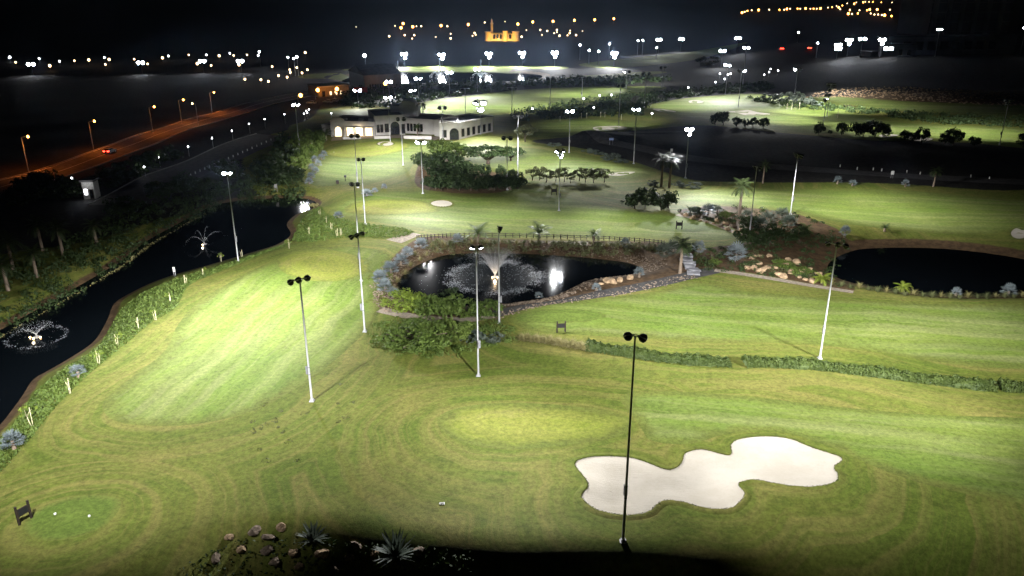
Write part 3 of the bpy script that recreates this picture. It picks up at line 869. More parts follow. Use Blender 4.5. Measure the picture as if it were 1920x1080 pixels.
for base, ty, lab, n, pw in SMALL:
    x, y = base
    mast(base, ty, [(x - 18 + 26 * k, y + 13) for k in range(n)], lab, pw * (0.06 if 1050 < x < 1420 else 0.008), 135, 'distant floodlight masts', box=False, hs=2.6 if n > 1 else 1.5, lamps=1, spread=0.9)

# ------------------------------------------------------------------ street and path lamps
SPOLE_ME = MB().tube([(0, 0, 0), (0, 0, 0.5), (0, 0, 1.0)], [0.11, 0.085, 0.06], 8).mesh('pole', M_POLE, True)
SARM_ME = MB().tube([(0, 0, 0), (0.3, 0, 0.22), (0.9, 0, 0.36), (1.6, 0, 0.40)], 0.045, 6).mesh('arm', M_POLE, True)
SHEAD_ME = MB().box((1.3, -0.16, 0.36), (2.1, 0.16, 0.48)).box((1.35, -0.12, 0.48), (2.0, 0.12, 0.53)).mesh('lamp_head', M_HEAD)
def bulb_mesh(mat, r, nm='bulb'):
    return MB().lathe([(r * 0.3, -r), (r * 0.8, -r * 0.6), (r, 0), (r * 0.8, r * 0.6), (r * 0.3, r)], 8).mesh(nm, mat, True)
BULB = {(c, s): bulb_mesh(m, s) for c, m in (('o', M_LENS_O), ('w', M_LENS_W), ('c', M_LENS_C)) for s in (0.22, 0.35, 0.55, 0.8, 1.3)}
LAMPCOL = {'o': ORANGE, 'w': WARM, 'c': (0.95, 0.97, 1.0)}

def street_lamp(base, top_y, kind, label, group, watts=0.0, face=0.0, br=0.35, spot=True):
    b = at(*base)
    H = max(height_at(b.y, top_y) - b.z, 2.5)
    root = tag(empty('street_lamp', b, face), label, 'street lamp', group)
    p = link('pole', SPOLE_ME, root); p.scale = (1, 1, H - 0.3)
    link('arm', SARM_ME, root, (0, 0, H - 0.42))
    h = link('lamp_head', SHEAD_ME, root, (0, 0, H - 0.42))
    link('bulb', BULB[(kind, br)], h, (1.7, 0, 0.30))
    if watts:
        l = bpy.data.objects.new('street_light', spot_data(watts, 150, 0.6, LAMPCOL[kind], 0.25))
        col.objects.link(l); l.parent = h; l.location = (1.7, 0, -0.05)
    return root

_U = ['', 'first', 'second', 'third', 'fourth', 'fifth', 'sixth', 'seventh', 'eighth', 'ninth', 'tenth', 'eleventh', 'twelfth', 'thirteenth', 'fourteenth', 'fifteenth', 'sixteenth', 'seventeenth', 'eighteenth', 'nineteenth']
_T = {2: ('twenty', 'twentieth'), 3: ('thirty', 'thirtieth'), 4: ('forty', 'fortieth'), 5: ('fifty', 'fiftieth')}
def nth(k, n=0):
    """0-based place in a row as a word"""
    if k == 0: return 'leftmost'
    if n and k == n - 1: return 'rightmost'
    k += 1
    if k < 20: return _U[k]
    return _T[k // 10][1] if k % 10 == 0 else _T[k // 10][0] + '-' + _U[k % 10]
NUM = ['first', 'second', 'third', 'fourth', 'fifth', 'sixth', 'seventh', 'eighth', 'ninth', 'tenth', 'eleventh', 'twelfth']
for i, (bx_, by_, ty) in enumerate([(54, 323, 256), (176, 283, 227), (287, 250, 200), (341, 232, 187), (398, 213, 173)]):
    street_lamp((bx_, by_), ty, 'o', f'{NUM[i]} orange street lamp along the road from the left edge', 'orange lamps along the road', 7500, 0.35, 0.35)
street_lamp((372, 236), 194, 'w', 'pale street lamp on the near kerb of the road', 'orange lamps along the road', 700, 2.6, 0.35)
for bx_, by_, ty, lab, w in [(560, 200, 179, 'largest orange glow at the end of the road', 16000), (592, 186, 169, 'orange lamp before the low yellow building', 14000), (628, 184, 167, 'orange lamp at the right end of the low yellow building', 14000), (719, 176, 157, 'orange lamp before the big dark hall', 9000)]:
    street_lamp((bx_, by_), ty, 'o', lab, 'orange lamps along the road', w, 1.0, 0.8)

GLOBE_POLE = MB().tube([(0, 0, 0), (0, 0, 1.0)], [0.06, 0.045], 6).mesh('pole', M_POLE, True)
def globe(base, top_y, label, group, kind='c', watts=0.0, br=0.22, hmax=5.0):
    b = at(*base)
    H = min(max(height_at(b.y, top_y) - b.z, 0.8), hmax)
    root = tag(empty('path_lamp', b), label, 'path lamp', group)
    p = link('pole', GLOBE_POLE, root); p.scale = (1, 1, H)
    link('globe', BULB[(kind, br)], root, (0, 0, H + br * 0.7))
    if watts:
        l = bpy.data.objects.new('path_light', bpy.data.lights.new('path_light', 'POINT'))
        l.data.energy = watts; l.data.color = LAMPCOL[kind]; l.data.shadow_soft_size = br
        col.objects.link(l); l.parent = root; l.location = (0, 0, H + br * 2.2)
    return root
for i, (x, y) in enumerate([(273, 314), (301, 296), (355, 276), (400, 260), (437, 246), (469, 233), (498, 224), (535, 215)]):
    globe((x, y + 17), y, f'{NUM[i]} white path lamp beyond the car park counted from the canal end', 'white lamps beyond the car park', 'c', 120)
globe((138, 352), 335, 'white path lamp beside the small white kiosk', 'white lamps beyond the car park', 'c', 150)
for i, (x, y) in enumerate(sorted([(571, 214), (577, 212), (580, 206), (575, 209), (622, 213), (655, 240)])):
    globe((x, y + 10), y, nth(i, 6) + ' small white lamp between the shrubs left of the clubhouse', 'white lamps left of the clubhouse', 'c', 60)
for i, (x, y) in enumerate(sorted([(998, 205), (1124, 180), (1146, 179), (1113, 203), (1222, 214), (1290, 165), (1341, 155), (1358, 149), (1349, 139), (1364, 141), (1369, 139), (1432, 141), (1441, 136), (1444, 130), (1458, 133), (1094, 186)])):
    globe((x, y + 8), y, nth(i, 16) + ' small white path lamp from the left in the dark scrub ridge', 'white lamps in the dark scrub', 'c', 80, 0.35)
for i, (x, y) in enumerate(sorted([(460, 150), (490, 151), (504, 154), (523, 143), (539, 146), (511, 126), (544, 132), (545, 137), (557, 128), (567, 138), (577, 132)])):
    globe((x, y + 6), y, nth(i, 11) + ' small warm lamp from the left around the end of the road', 'lamps around the end of the road', 'w', 0, 0.55, 6)
for i, (x, y, k) in enumerate(sorted([(20, 109, 'c'), (31, 118, 'w'), (75, 111, 'c'), (95, 125, 'w'), (113, 116, 'c'), (141, 115, 'w'), (168, 114, 'w'), (197, 109, 'c'), (206, 113, 'w'), (199, 122, 'w'), (253, 112, 'w'), (278, 121, 'w'),
                               (306, 110, 'w'), (317, 106, 'c'), (355, 104, 'w'), (371, 121, 'w'), (388, 104, 'c'), (412, 106, 'w'), (397, 124, 'w'), (432, 101, 'c'), (439, 105, 'w'), (449, 123, 'w'), (464, 104, 'w'), (485, 105, 'c'), (573, 100, 'w')])):
    globe((x, y + 7), y, nth(i, 25) + ' tiny lamp from the left on the far dark plain', 'lamps on the far dark plain', k, 0, 0.55 if i % 3 else 0.8, 8)
# town lights below and along the horizon
for i, (x, y) in enumerate([(755, 44), (751, 52), (773, 50), (826, 48), (877, 46), (970, 45), (998, 41), (1036, 40), (1076, 38), (1114, 37), (1150, 35)]):
    street_lamp((x, y + 9), y, 'o', f'{NUM[i]} big orange lamp in the far row, counted from the left', 'far row of orange street lamps', 5000 if i > 2 else 0, 1.2, 1.3)
for i, (x, y) in enumerate(sorted([(668, 51), (741, 49), (730, 69), (759, 67), (773, 73), (777, 67), (781, 50), (790, 50), (817, 70), (845, 64), (845, 73), (839, 50), (886, 68), (890, 63), (892, 66), (909, 43), (947, 41), (987, 57), (978, 70),
                            (1013, 57), (1016, 66), (1026, 59), (1039, 63), (1044, 57), (1044, 61), (1049, 68), (1064, 67), (1069, 58), (1068, 63), (1080, 67), (1092, 59)])):
    globe((x, y + 3), y, nth(i, 31) + ' tiny town lamp from the left below the far orange row', 'town lamps below the orange row', 'w', 0, 0.8 if i % 2 else 0.55, 8)
TOWN_R = [(1391, 25), (1396, 23), (1401, 21), (1409, 20), (1422, 20), (1442, 19), (1461, 19), (1470, 19), (1475, 18), (1481, 17), (1495, 17), (1500, 17), (1510, 17), (1519, 17), (1525, 17), (1531, 17), (1538, 17), (1552, 15), (1560, 14),
          (1568, 12), (1572, 15), (1575, 18), (1579, 11), (1588, 7), (1593, 19), (1593, 20), (1601, 8), (1605, 5), (1590, 27), (1597, 27), (1608, 26), (1611, 20), (1618, 5), (1622, 4), (1625, 20), (1629, 4), (1630, 19), (1632, 26),
          (1636, 4), (1639, 28), (1644, 19), (1646, 28), (1653, 29), (1658, 30), (1652, 5), (1668, 19), (1671, 31), (1672, 5), (1696, 8), (1718, 10), (1716, 17), (1742, 11), (1746, 11), (1900, 5)]
for i, (x, y) in enumerate(sorted(TOWN_R)):
    globe((x, y + 3), y, nth(i, 54) + ' tiny warm town lamp from the left on the far rise by the tower', 'town lamps on the far rise', 'w' if i % 2 else 'o', 0, 1.3 if i % 4 == 0 else 0.8, 9)

# ------------------------------------------------------------------ clubhouse
M_WALL = plain('cream_render', (0.42, 0.395, 0.36), 0.9, 0, 0.12, 0.35)
M_ROOF = plain('flat_roof_felt', (0.10, 0.10, 0.105), 0.9, 0, 0.25, 0.5)
M_TRIM = plain('pale_stone_trim', (0.46, 0.43, 0.39), 0.8, 0, 0.08)
M_DARKGLASS = plain('dark_window_glass', (0.012, 0.013, 0.016), 0.12, 0, 0.1, 1, 0, 0.5)
M_FRAME = plain('dark_window_frame', (0.06, 0.045, 0.035), 0.6)
M_LITROOM = glow('lit_room_window', (1.0, 0.74, 0.42), 2.6)
M_TERRACE = plain('terrace_paving', (0.20, 0.16, 0.13), 0.85, 0, 0.2, 1.2)

def frame_mat(p0, p1, z=None):
    """local frame: x along the front from p0 to p1, y into the building, z up, origin p0"""
    x = Vector((p1.x - p0.x, p1.y - p0.y, 0)); L = x.length; x.normalize()
    y = Vector((-x.y, x.x, 0))
    if y.y < 0: y = -y
    M = Matrix(((x.x, y.x, 0, p0.x), (x.y, y.y, 0, p0.y), (0, 0, 1, p0.z if z is None else z), (0, 0, 0, 1)))
    return M, L

def arch_pts(x0, x1, z0, z1, n=8):
    r = (x1 - x0) / 2; c = (x0 + x1) / 2; zs = z1 - r
    return [(x0, z0), (x1, z0), (x1, zs)] + [(c + r * math.cos(math.pi * k / n), zs + r * math.sin(math.pi * k / n)) for k in range(1, n)] + [(x0, zs)]

def prism(mb, pts, y0, y1, M):
    """outline in the x-z plane pushed from y0 to y1"""
    k = len(mb.v); n = len(pts)
    mb.v += [tuple(M @ Vector((x, y0, z))) for x, z in pts] + [tuple(M @ Vector((x, y1, z))) for x, z in pts]
    mb.f.append(tuple(range(k, k + n))); mb.f.append(tuple(range(k + 2 * n - 1, k + n - 1, -1)))
    for i in range(n): mb.f.append((k + i, k + n + i, k + n + (i + 1) % n, k + (i + 1) % n))
    return mb

def opening(parent, M, x0, x1, z0, z1, mat, arch=False, lit=None, name='window', sub='pane', y=-0.02, mull=True):
    """a framed opening standing just proud of the wall, its pane recessed inside the frame"""
    out = arch_pts(x0 - 0.14, x1 + 0.14, z0, z1 + 0.14) if arch else [(x0 - 0.14, z0 - 0.1), (x1 + 0.14, z0 - 0.1), (x1 + 0.14, z1 + 0.14), (x0 - 0.14, z1 + 0.14)]
    inn = arch_pts(x0, x1, z0, z1) if arch else [(x0, z0), (x1, z0), (x1, z1), (x0, z1)]
    mb = MB(); n = len(out)
    a = [Vector((x, y - 0.10, z)) for x, z in out]; b = [Vector((x, y - 0.10, z)) for x, z in inn]; c = [Vector((x, y + 0.06, z)) for x, z in inn]; d = [Vector((x, y + 0.06, z)) for x, z in out]
    for i in range(n):
        j = (i + 1) % n
        mb.quad(M @ a[i], M @ a[j], M @ b[j], M @ b[i]); mb.quad(M @ b[i], M @ b[j], M @ c[j], M @ c[i]); mb.quad(M @ d[i], M @ d[j], M @ a[j], M @ a[i])
    if mull and not arch:
        xm = (x0 + x1) / 2
        mb.box((xm - 0.04, y - 0.08, z0), (xm + 0.04, y - 0.03, z1), M)
    w = mb.build(name, M_FRAME if not lit else M_TRIM, parent)
    p = MB(); prism(p, inn, y - 0.025, y - 0.015, M)
    p.build(sub, mat, w)
    return w

club = tag(empty('clubhouse', at(720, 258)), 'long cream clubhouse with lit windows, arches and flat roofs', 'building')
CI = Matrix.Translation(-club.location)
def wing(p0, p1, depth, H, name='wall', par=0.6, zb=-0.4):
    M, L = frame_mat(p0, p1); M = CI @ M
    MB().box((0, 0, zb), (L, depth, H), M).build(name, M_WALL, club)
    rf = MB().box((0.35, 0.35, H - 0.3 + 0.32), (L - 0.35, depth - 0.35, H + 0.06), M)
    rf.build('roof', M_ROOF, club)
    pp = MB()
    for lo, hi in (((-0.08, -0.08, H), (L + 0.08, 0.3, H + par)), ((-0.08, depth - 0.3, H), (L + 0.08, depth + 0.08, H + par)), ((-0.08, 0.3, H), (0.3, depth - 0.3, H + par)), ((L - 0.3, 0.3, H), (L + 0.08, depth - 0.3, H + par))):
        pp.box(lo, hi, M)
    pp.build('parapet', M_WALL, club)
    return M, L
pA, pB = at(621, 256), at(703, 255)
MA, LA = wing(pA, pB, 13, 5.0, par=0.5)
g = MB(); prism(g, [(0.3, 5.45), (5.2, 5.45)] + [(2.75 + 2.45 * math.cos(math.pi * k / 12), 5.5 + 1.3 * math.sin(math.pi * k / 12)) for k in range(0, 13)], -0.14, 0.32, MA); g.build('gable', M_TRIM, club)
opening(club, MA, 1.6, 3.9, -0.2, 3.5, M_LITROOM, True, True, 'doorway', 'pane')
for k in range(3): opening(club, MA, 5.9 + k * 3.35, 8.6 + k * 3.35, 0.4, 3.5, M_LITROOM, False, True)
for k in range(4): MB().box((5.35 + k * 3.35, -1.6, -0.3), (5.7 + k * 3.35, -1.25, 3.6), MA).build('column', M_TRIM, club)
MB().box((5.2, -1.7, 3.6), (15.9, -0.16, 3.9), MA).build('porch_beam', M_TRIM, club)
pC, pD = at(703.6, 254), at(760, 252)
MC, LC = wing(pC, pD, 16, 6.3, par=0.5)
for x0, x1, z0, z1 in ((0.8, 1.6, 1.0, 3.6), (2.0, 2.8, 1.0, 3.6), (3.6, 4.8, 1.0, 3.8)): opening(club, MC, x0, x1, z0, z1, M_DARKGLASS)
opening(club, MC, 5.6, 8.6, -0.2, 4.4, M_DARKGLASS, True, None, 'doorway', 'door')
opening(club, MC, 9.3, 10.5, 0.2, 3.4, M_DARKGLASS)
pE, pF = at(760.6, 250), at(824, 253)
ME, LE = wing(pE, pF, 12, 5.0, par=0.5)
for k in range(5): opening(club, ME, 0.8 + k * 1.3, 1.5 + k * 1.3, 1.0, 3.5, M_DARKGLASS, mull=False)
pG = at(824.6, 262); pH = at(858, 262); pI = at(924, 247)
MG, LG = wing(pG, pH, 13, 5.3, par=0.5)
opening(club, MG, LG * 0.58, LG * 0.58 + 2.9, -0.2, 3.8, M_DARKGLASS, True, None, 'doorway', 'door')
opening(club, MG, LG * 0.18, LG * 0.18 + 1.2, 0.8, 3.2, M_DARKGLASS)
MI, LI = wing(pH + Vector((0.12, 0, 0)), pI, 11, 5.3, par=0.5)
for k in range(6): opening(club, MI, 2.0 + k * LI / 6.6, 3.2 + k * LI / 6.6, 0.8, 3.3, M_DARKGLASS, mull=False)
# upper blocks on the roof and the low annexe at the left end
pJ, pK = pC + Vector((4, 12, 0)), pC + Vector((14, 12, 0))
MJ, LJ = wing(pJ, pK, 8, 8.0, par=0.5)
g = MB(); prism(g, [(3.2, 8.52), (9.2, 8.52)] + [(6.2 + 3.0 * math.cos(math.pi * k / 12), 8.55 + 1.7 * math.sin(math.pi * k / 12)) for k in range(0, 13)], 0.4, 7.0, MJ); g.build('dome', M_WALL, club)
pL, pM = at(601, 255), at(620, 256)
wing(pL + Vector((0, 3, 0)), pM + Vector((-0.15, 3, 0)), 8, 3.0)
for k, (x, z) in enumerate(((3, 0), (9, 0), (12.5, 0))): MB().box((x, 4, 5.08), (x + 1.6, 5.4, 5.9), MA).build('roof_unit', M_BOX, club)
tl = bpy.data.objects.new('room_light', bpy.data.lights.new('room_light', 'POINT'))
tl.data.energy = 1800; tl.data.color = (1, 0.75, 0.45); tl.data.shadow_soft_size = 0.5
col.objects.link(tl); tl.parent = club; tl.location = MA @ Vector((10, -1.0, 3.6))
# terrace and low garden walls
tz = [at(622, 262), at(735, 261), at(822, 266), at(822, 256), at(735, 254), at(622, 257.5)]
strip('terrace', [(622, 260.5), (700, 259), (760, 258), (822, 261.5)], 6.5, 0.1, M_TERRACE, 2.0)
for (x0, y0), (x1, y1), lab in (((643, 262), (677, 261), 'low white garden wall below the lit clubhouse windows'), ((702, 261), (731, 260), 'low white garden wall beside the tall clubhouse mast'), ((757, 260), (809, 262), 'long low white garden wall before the plain clubhouse wing')):
    a, b = at(x0, y0), at(x1, y1)
    M, L = frame_mat(a, b)
    w = tag(empty('garden_wall', a), lab, 'wall', 'low garden walls of the clubhouse')
    T = Matrix.Translation(-a) @ M
    MB().box((0, 0, -0.2), (L, 0.35, 0.9), T).build('wall', M_WALL, w)
    MB().box((-0.06, -0.06, 0.9), (L + 0.06, 0.41, 1.02), T).build('coping', M_TRIM, w)

# ------------------------------------------------------------------ buildings beyond
def block(name, label, p0, p1, depth, H, wall, roofmat, wins=(), cat='building', lit=M_LITROOM, pitched=0.0, group=None):
    M, L = frame_mat(p0, p1)
    r = tag(empty(name, p0), label, cat, group)
    T = Matrix.Translation(-p0) @ M
    MB().box((0, 0, -1.0), (L, depth, H), T).build('wall', wall, r)
    if pitched:
        g = MB(); k = []
        P = [(-0.5, -0.5, H), (L + 0.5, -0.5, H), (L + 0.5, depth + 0.5, H), (-0.5, depth + 0.5, H), (-0.5, depth / 2, H + pitched), (L + 0.5, depth / 2, H + pitched)]
        P = [tuple(T @ Vector(p)) for p in P]
        g.v += P; g.f += [(0, 1, 5, 4), (2, 3, 4, 5), (0, 4, 3), (1, 2, 5), (3, 2, 1, 0)]
        g.build('roof', roofmat, r)
    else:
        MB().box((-0.3, -0.3, H), (L + 0.3, depth + 0.3, H + 0.5), T).build('roof', roofmat, r)
    for (x0, x1, z0, z1, islit) in wins:
        opening(r, T, x0 * L, x1 * L, z0, z1, lit if islit else M_DARKGLASS, lit=islit, mull=False)
    return r, T, L
M_YWALL = plain('ochre_render', (0.40, 0.32, 0.2), 0.9, 0, 0.1, 0.4)
M_GWALL = plain('grey_hall_cladding', (0.28, 0.28, 0.28), 0.8, 0, 0.12, 0.3)
M_RWALL = plain('red_sign_board', (0.35, 0.03, 0.025), 0.6)
block('service_building', 'low yellowish building with lit windows at the end of the road', at(598, 183), at(655, 178), 12, 4.6, M_YWALL, M_TRIM, [(0.36, 0.42, 0.8, 2.4, True), (0.52, 0.6, 0.8, 2.4, True), (0.7, 0.74, 0.8, 2.4, True), (0.12, 0.2, 0.3, 2.6, False)])
block('warehouse_hall', 'big dark-roofed hall behind the clubhouse', at(684, 170), at(752, 166), 26, 7.5, M_GWALL, M_ROOF, [(0.14 + 0.07 * k, 0.17 + 0.07 * k, 0.6, 2.8, False) for k in range(7)], pitched=4.0)
rb = at(664, 178)
sgn = tag(empty('red_sign_board', rb), 'red sign board on two posts beside the dark hall', 'sign')
MB().box((0, -0.08, 1.2), (6.5, 0.08, 3.6)).build('board', M_RWALL, sgn)
for x in (0.8, 5.7): MB().tube([(x, 0.14, -0.3), (x, 0.14, 3.4)], 0.08, 6).build('post', M_POLE, sgn)

# the lit fort on the plain
M_FORT = plain('sandstone', (0.46, 0.34, 0.18), 0.9, 0, 0.12, 0.2)
fo = at(914, 77); fo2 = at(968, 77)
M, L = frame_mat(fo, fo2); T = Matrix.Translation(-fo) @ M
fort = tag(empty('lit_fort', fo), 'golden lit fort with slim tower on the far plain', 'building')
FW, FH = L, height_at(fo.y, 60) - fo.z
MB().box((0, 0, -1), (FW, 22, FH * 0.72), T).build('wall', M_FORT, fort)
MB().box((FW * 0.12, 0.8, FH * 0.72), (FW * 0.8, 18, FH * 0.86), T).build('upper_storey', M_FORT, fort)
mb = MB()
nb = 22
for k in range(nb): mb.box((FW * (k + 0.15) / nb, 0, FH * 0.72), (FW * (k + 0.72) / nb, 0.7, FH * 0.80), T)
mb.build('battlement', M_FORT, fort)
for cxk, rr, hh in ((0.02, 3.0, 0.92), (0.98, 3.4, 0.95), (0.62, 2.6, 1.0)):
    mb = MB().lathe([(rr * 1.1, -1), (rr, 2), (rr * 0.92, FH * hh), (rr * 1.05, FH * hh + 0.1), (rr * 1.05, FH * hh + 1.0), (rr * 0.8, FH * hh + 1.1)], 14, tuple(T @ Vector((FW * cxk, 1.0, 0))))
    mb.build('corner_tower', M_FORT, fort)
TH = height_at(fo.y, 35) - fo.z
mb = MB().lathe([(1.3, 0), (1.2, TH * 0.75), (1.6, TH * 0.76), (1.6, TH * 0.8), (0.9, TH * 0.81), (0.8, TH * 0.92), (0.1, TH)], 12, tuple(T @ Vector((FW * 0.15, 6, 0))))
mb.build('slim_tower', M_FORT, fort)
for k in range(6): opening(fort, T, FW * (0.2 + 0.11 * k), FW * (0.2 + 0.11 * k) + 2.2, 2.0, 6.0, M_DARKGLASS, True, None)
for k in range(4):
    l = bpy.data.objects.new('fort_light', spot_data(9000, 140, 0.8, (1.0, 0.60, 0.16), 0.5))
    col.objects.link(l); l.parent = fort
    p = T @ Vector((FW * (0.1 + 0.27 * k), -11, 0.8)); l.location = p
    l.rotation_mode = 'QUATERNION'; l.rotation_quaternion = (T @ Vector((FW * (0.1 + 0.27 * k), 0, FH * 0.6)) - p).to_track_quat('-Z', 'Y')

# tower block on the hill
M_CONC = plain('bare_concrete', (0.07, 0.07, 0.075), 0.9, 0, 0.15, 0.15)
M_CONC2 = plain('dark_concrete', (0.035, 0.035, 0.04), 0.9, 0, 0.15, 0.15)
tb = tag(empty('tower_block', at(1745, 103)), 'huge unfinished concrete tower with low podium on the hill', 'building')
b0_, b1_ = at(1745, 103), at(1893, 101)
M, L = frame_mat(b0_, b1_); T = Matrix.Translation(-tb.location) @ M
MB().box((0, 6, 10), (L, 36, 86), T).build('tower', M_CONC2, tb)
for k in range(6): MB().box((L * k / 6 + 0.8, 5.2, 10), (L * k / 6 + 3.6, 6.02, 84), T).build('pier', M_CONC, tb)
for f in range(14):
    MB().box((-0.4, 5.4, 12 + f * 5.3), (L + 0.4, 6.04, 12.5 + f * 5.3), T).build('floor_band', M_CONC, tb)
MB().box((-30, -2, -4), (L + 1, 5.0, 10), T).build('podium', M_CONC, tb)
for k in range(9): opening(tb, T, -27 + k * 7.6, -22.5 + k * 7.6, 3.0, 7.5, M_DARKGLASS, y=-2.02, mull=False)
MB().box((-31, -3, 10), (L + 2, 6.0, 10.8), T).build('podium_roof', M_CONC2, tb)
low1, T1, L1 = block('hill_workshop', 'low concrete block at the left foot of the tower', at(1652, 106), at(1716, 106), 12, 6.5, M_CONC, M_CONC2, [(0.05, 0.16, 3.5, 5.2, True), (0.2, 0.32, 3.5, 5.2, True), (0.5, 0.6, 1, 4, False), (0.75, 0.85, 1, 4, False)], lit=M_LENS_C)
block('hill_shed', 'small dark shed on the slope left of the tower', at(1612, 108), at(1632, 108), 7, 3.2, M_CONC2, M_CONC2, [(0.1, 0.3, 1, 2.4, False)])
# tower crane mast left of the tower
cr = tag(empty('crane_mast', at(1683, 82)), 'slim lattice mast rising left of the tower', 'mast')
Hc = 40
mb = MB()
for sx in (-1, 1):
    for sy in (-1, 1): mb.tube([(sx * 0.8, sy * 0.8, 0), (sx * 0.8, sy * 0.8, Hc)], 0.12, 5)
for k in range(14):
    z = Hc * k / 14
    for a, b in (((-0.8, -0.8), (0.8, -0.8)), ((0.8, -0.8), (0.8, 0.8)), ((0.8, 0.8), (-0.8, 0.8)), ((-0.8, 0.8), (-0.8, -0.8))):
        mb.tube([(a[0], a[1], z), (b[0], b[1], z + Hc / 14)], 0.07, 4)
mb.build('lattice', M_CONC2, cr)
MB().box((-1.1, -1.1, -0.5), (1.1, 1.1, 0.4)).build('base', M_CONC, cr)
# floodlights fixed to the tower corners
for (x, y), lab in (((1738, 55), 'glaring floodlight on the left corner of the tower podium'), ((1894, 52), 'glaring floodlight on the right corner of the tower')):
    b = at(1738 if x < 1800 else 1894, 104)
    b.y -= 9
    H = height_at(b.y, y) - b.z
    r = tag(empty('floodlight_mast', b), lab, 'floodlight', 'distant floodlight masts')
    p = link('pole', POLE_ME, r); p.scale = (1, 1, H)
    for k in range(3):
        h = link('floodlight_head', HEAD_ME, r, ((k - 1) * 1.1, -0.2, H)); h.rotation_euler = (R(-52), 0, R(-15 + 15 * k)); h.scale = (1.4,) * 3
        link('lens', LENS_ME, h)
    l = bpy.data.objects.new('floodlight', spot_data(300, 120, 0.9, FLOOD_COL)); col.objects.link(l); l.parent = r; l.location = (0, -0.9, H); l.rotation_euler = (R(-40), 0, 0)

# small white kiosk by the road
kb = at(158, 374); ke = at(180, 373)
kio, KT, KL = block('entrance_kiosk', 'small white kiosk with lit windows left of the canal', kb, ke, 3, 4.4, M_PAINT, M_ROOF, [(0.12, 0.4, 1.2, 2.6, True), (0.6, 0.85, 0.2, 2.4, False)], lit=M_LENS_C)
l = bpy.data.objects.new('kiosk_light', bpy.data.lights.new('kiosk_light', 'POINT')); l.data.energy = 90; l.data.shadow_soft_size = 0.3
col.objects.link(l); l.parent = kio; l.location = KT @ Vector((KL / 2, -2.0, 4.2))

# ------------------------------------------------------------------ vegetation
def foliage(name, c1, c2, trans=0.25, rough=0.6):
    m, nt, b, out = new_mat(name)
    geo = N(nt, 'ShaderNodeNewGeometry').outputs['Position']
    n1 = noise(nt, geo, 0.9, 3, 0.6); n2 = noise(nt, geo, 6.0, 2, 0.6)
    oi = N(nt, 'ShaderNodeObjectInfo').outputs['Random']
    f = mth(nt, 'ADD', mth(nt, 'MULTIPLY', n1, 0.6), mth(nt, 'ADD', mth(nt, 'MULTIPLY', n2, 0.5), mth(nt, 'MULTIPLY', oi, 0.25)))
    c = mixc(nt, rng(nt, f, 0.35, 0.95), c1, c2)
    nt.links.new(c, b.inputs['Base Color'])
    b.inputs['Roughness'].default_value = rough
    b.inputs['Specular IOR Level'].default_value = 0.25
    t = N(nt, 'ShaderNodeBsdfTranslucent'); nt.links.new(c, t.inputs[0])
    ms = N(nt, 'ShaderNodeMixShader'); ms.inputs[0].default_value = trans
    nt.links.new(b.outputs[0], ms.inputs[1]); nt.links.new(t.outputs[0], ms.inputs[2]); nt.links.new(ms.outputs[0], out.inputs[0])
    return m
F_DARK = foliage('dark_foliage', (0.014, 0.026, 0.008), (0.038, 0.062, 0.017))
F_MID = foliage('mid_foliage', (0.045, 0.080, 0.014), (0.120, 0.165, 0.032))
F_LIME = foliage('lime_foliage', (0.085, 0.130, 0.014), (0.165, 0.215, 0.026))
F_SILVER = foliage('silver_foliage', (0.075, 0.095, 0.10), (0.185, 0.215, 0.225), 0.1)
F_OLIVE = foliage('olive_foliage', (0.065, 0.080, 0.030), (0.130, 0.135, 0.058))
F_DRY = foliage('dry_grass', (0.16, 0.145, 0.055), (0.27, 0.24, 0.105))
F_PALM = foliage('palm_fronds', (0.032, 0.056, 0.015), (0.075, 0.105, 0.030), 0.1)
F_PALMY = foliage('yellow_palm_fronds', (0.12, 0.17, 0.020), (0.21, 0.25, 0.035))
F_BRUSH = foliage('blue_green_shrub', (0.045, 0.06, 0.045), (0.10, 0.12, 0.09))
M_BARK = plain('bark', (0.10, 0.075, 0.055), 0.9, 0, 0.3, 4, 0.02)
M_PBARK = plain('palm_bark', (0.17, 0.13, 0.095), 0.9, 0, 0.3, 5, 0.03)
M_STAKE = plain('pale_stake', (0.42, 0.38, 0.24), 0.8)

def leaf(mb, p, nrm, s, r):
    a = nrm.orthogonal().normalized(); b = nrm.cross(a)
    t = r.uniform(0, 6.283); u = a * math.cos(t) + b * math.sin(t); w = nrm.cross(u)
    k = len(mb.v)
    mb.v += [tuple(p - u * s * 0.5), tuple(p + w * s * 0.32 + nrm * s * 0.08), tuple(p + u * s * 0.55), tuple(p - w * s * 0.32 + nrm * s * 0.08)]
    mb.f.append((k, k + 1, k + 2, k + 3))

def rvec(r):
    while True:
        v = Vector((r.uniform(-1, 1), r.uniform(-1, 1), r.uniform(-1, 1)))
        if 0.05 < v.length < 1: return v.normalized()

def crown_mesh(seed, mat, clumps=26, per=42, ls=0.17, zlo=0.0, zhi=1.2, flat_=1.0, cr=0.34, name='crown', open_=0.0):
    """leaf clumps spread through a rough ellipsoid of radius 1; leaves face outwards from their clump with a lot of scatter"""
    r = random.Random(seed); mb = MB()
    zc, zr = (zlo + zhi) / 2, (zhi - zlo) / 2
    for _ in range(clumps):
        v = rvec(r); rad = r.uniform(0.35, 0.86) ** 0.6
        c = Vector((v.x * rad, v.y * rad, zc + v.z * rad * zr))
        k = cr * r.uniform(0.55, 1.25)
        for _ in range(per):
            w = rvec(r)
            q = c + Vector((w.x, w.y, w.z * min(zr, 1) * flat_)) * k * r.uniform(0.55, 1.0)
            if q.z < zlo * 0.6 - 0.02: q.z = zlo * 0.6
            leaf(mb, q, (w + rvec(r) * 0.8 + Vector((0, 0, 0.4))).normalized(), ls * r.uniform(0.6, 1.3), r)
    return mb.mesh(name, mat)

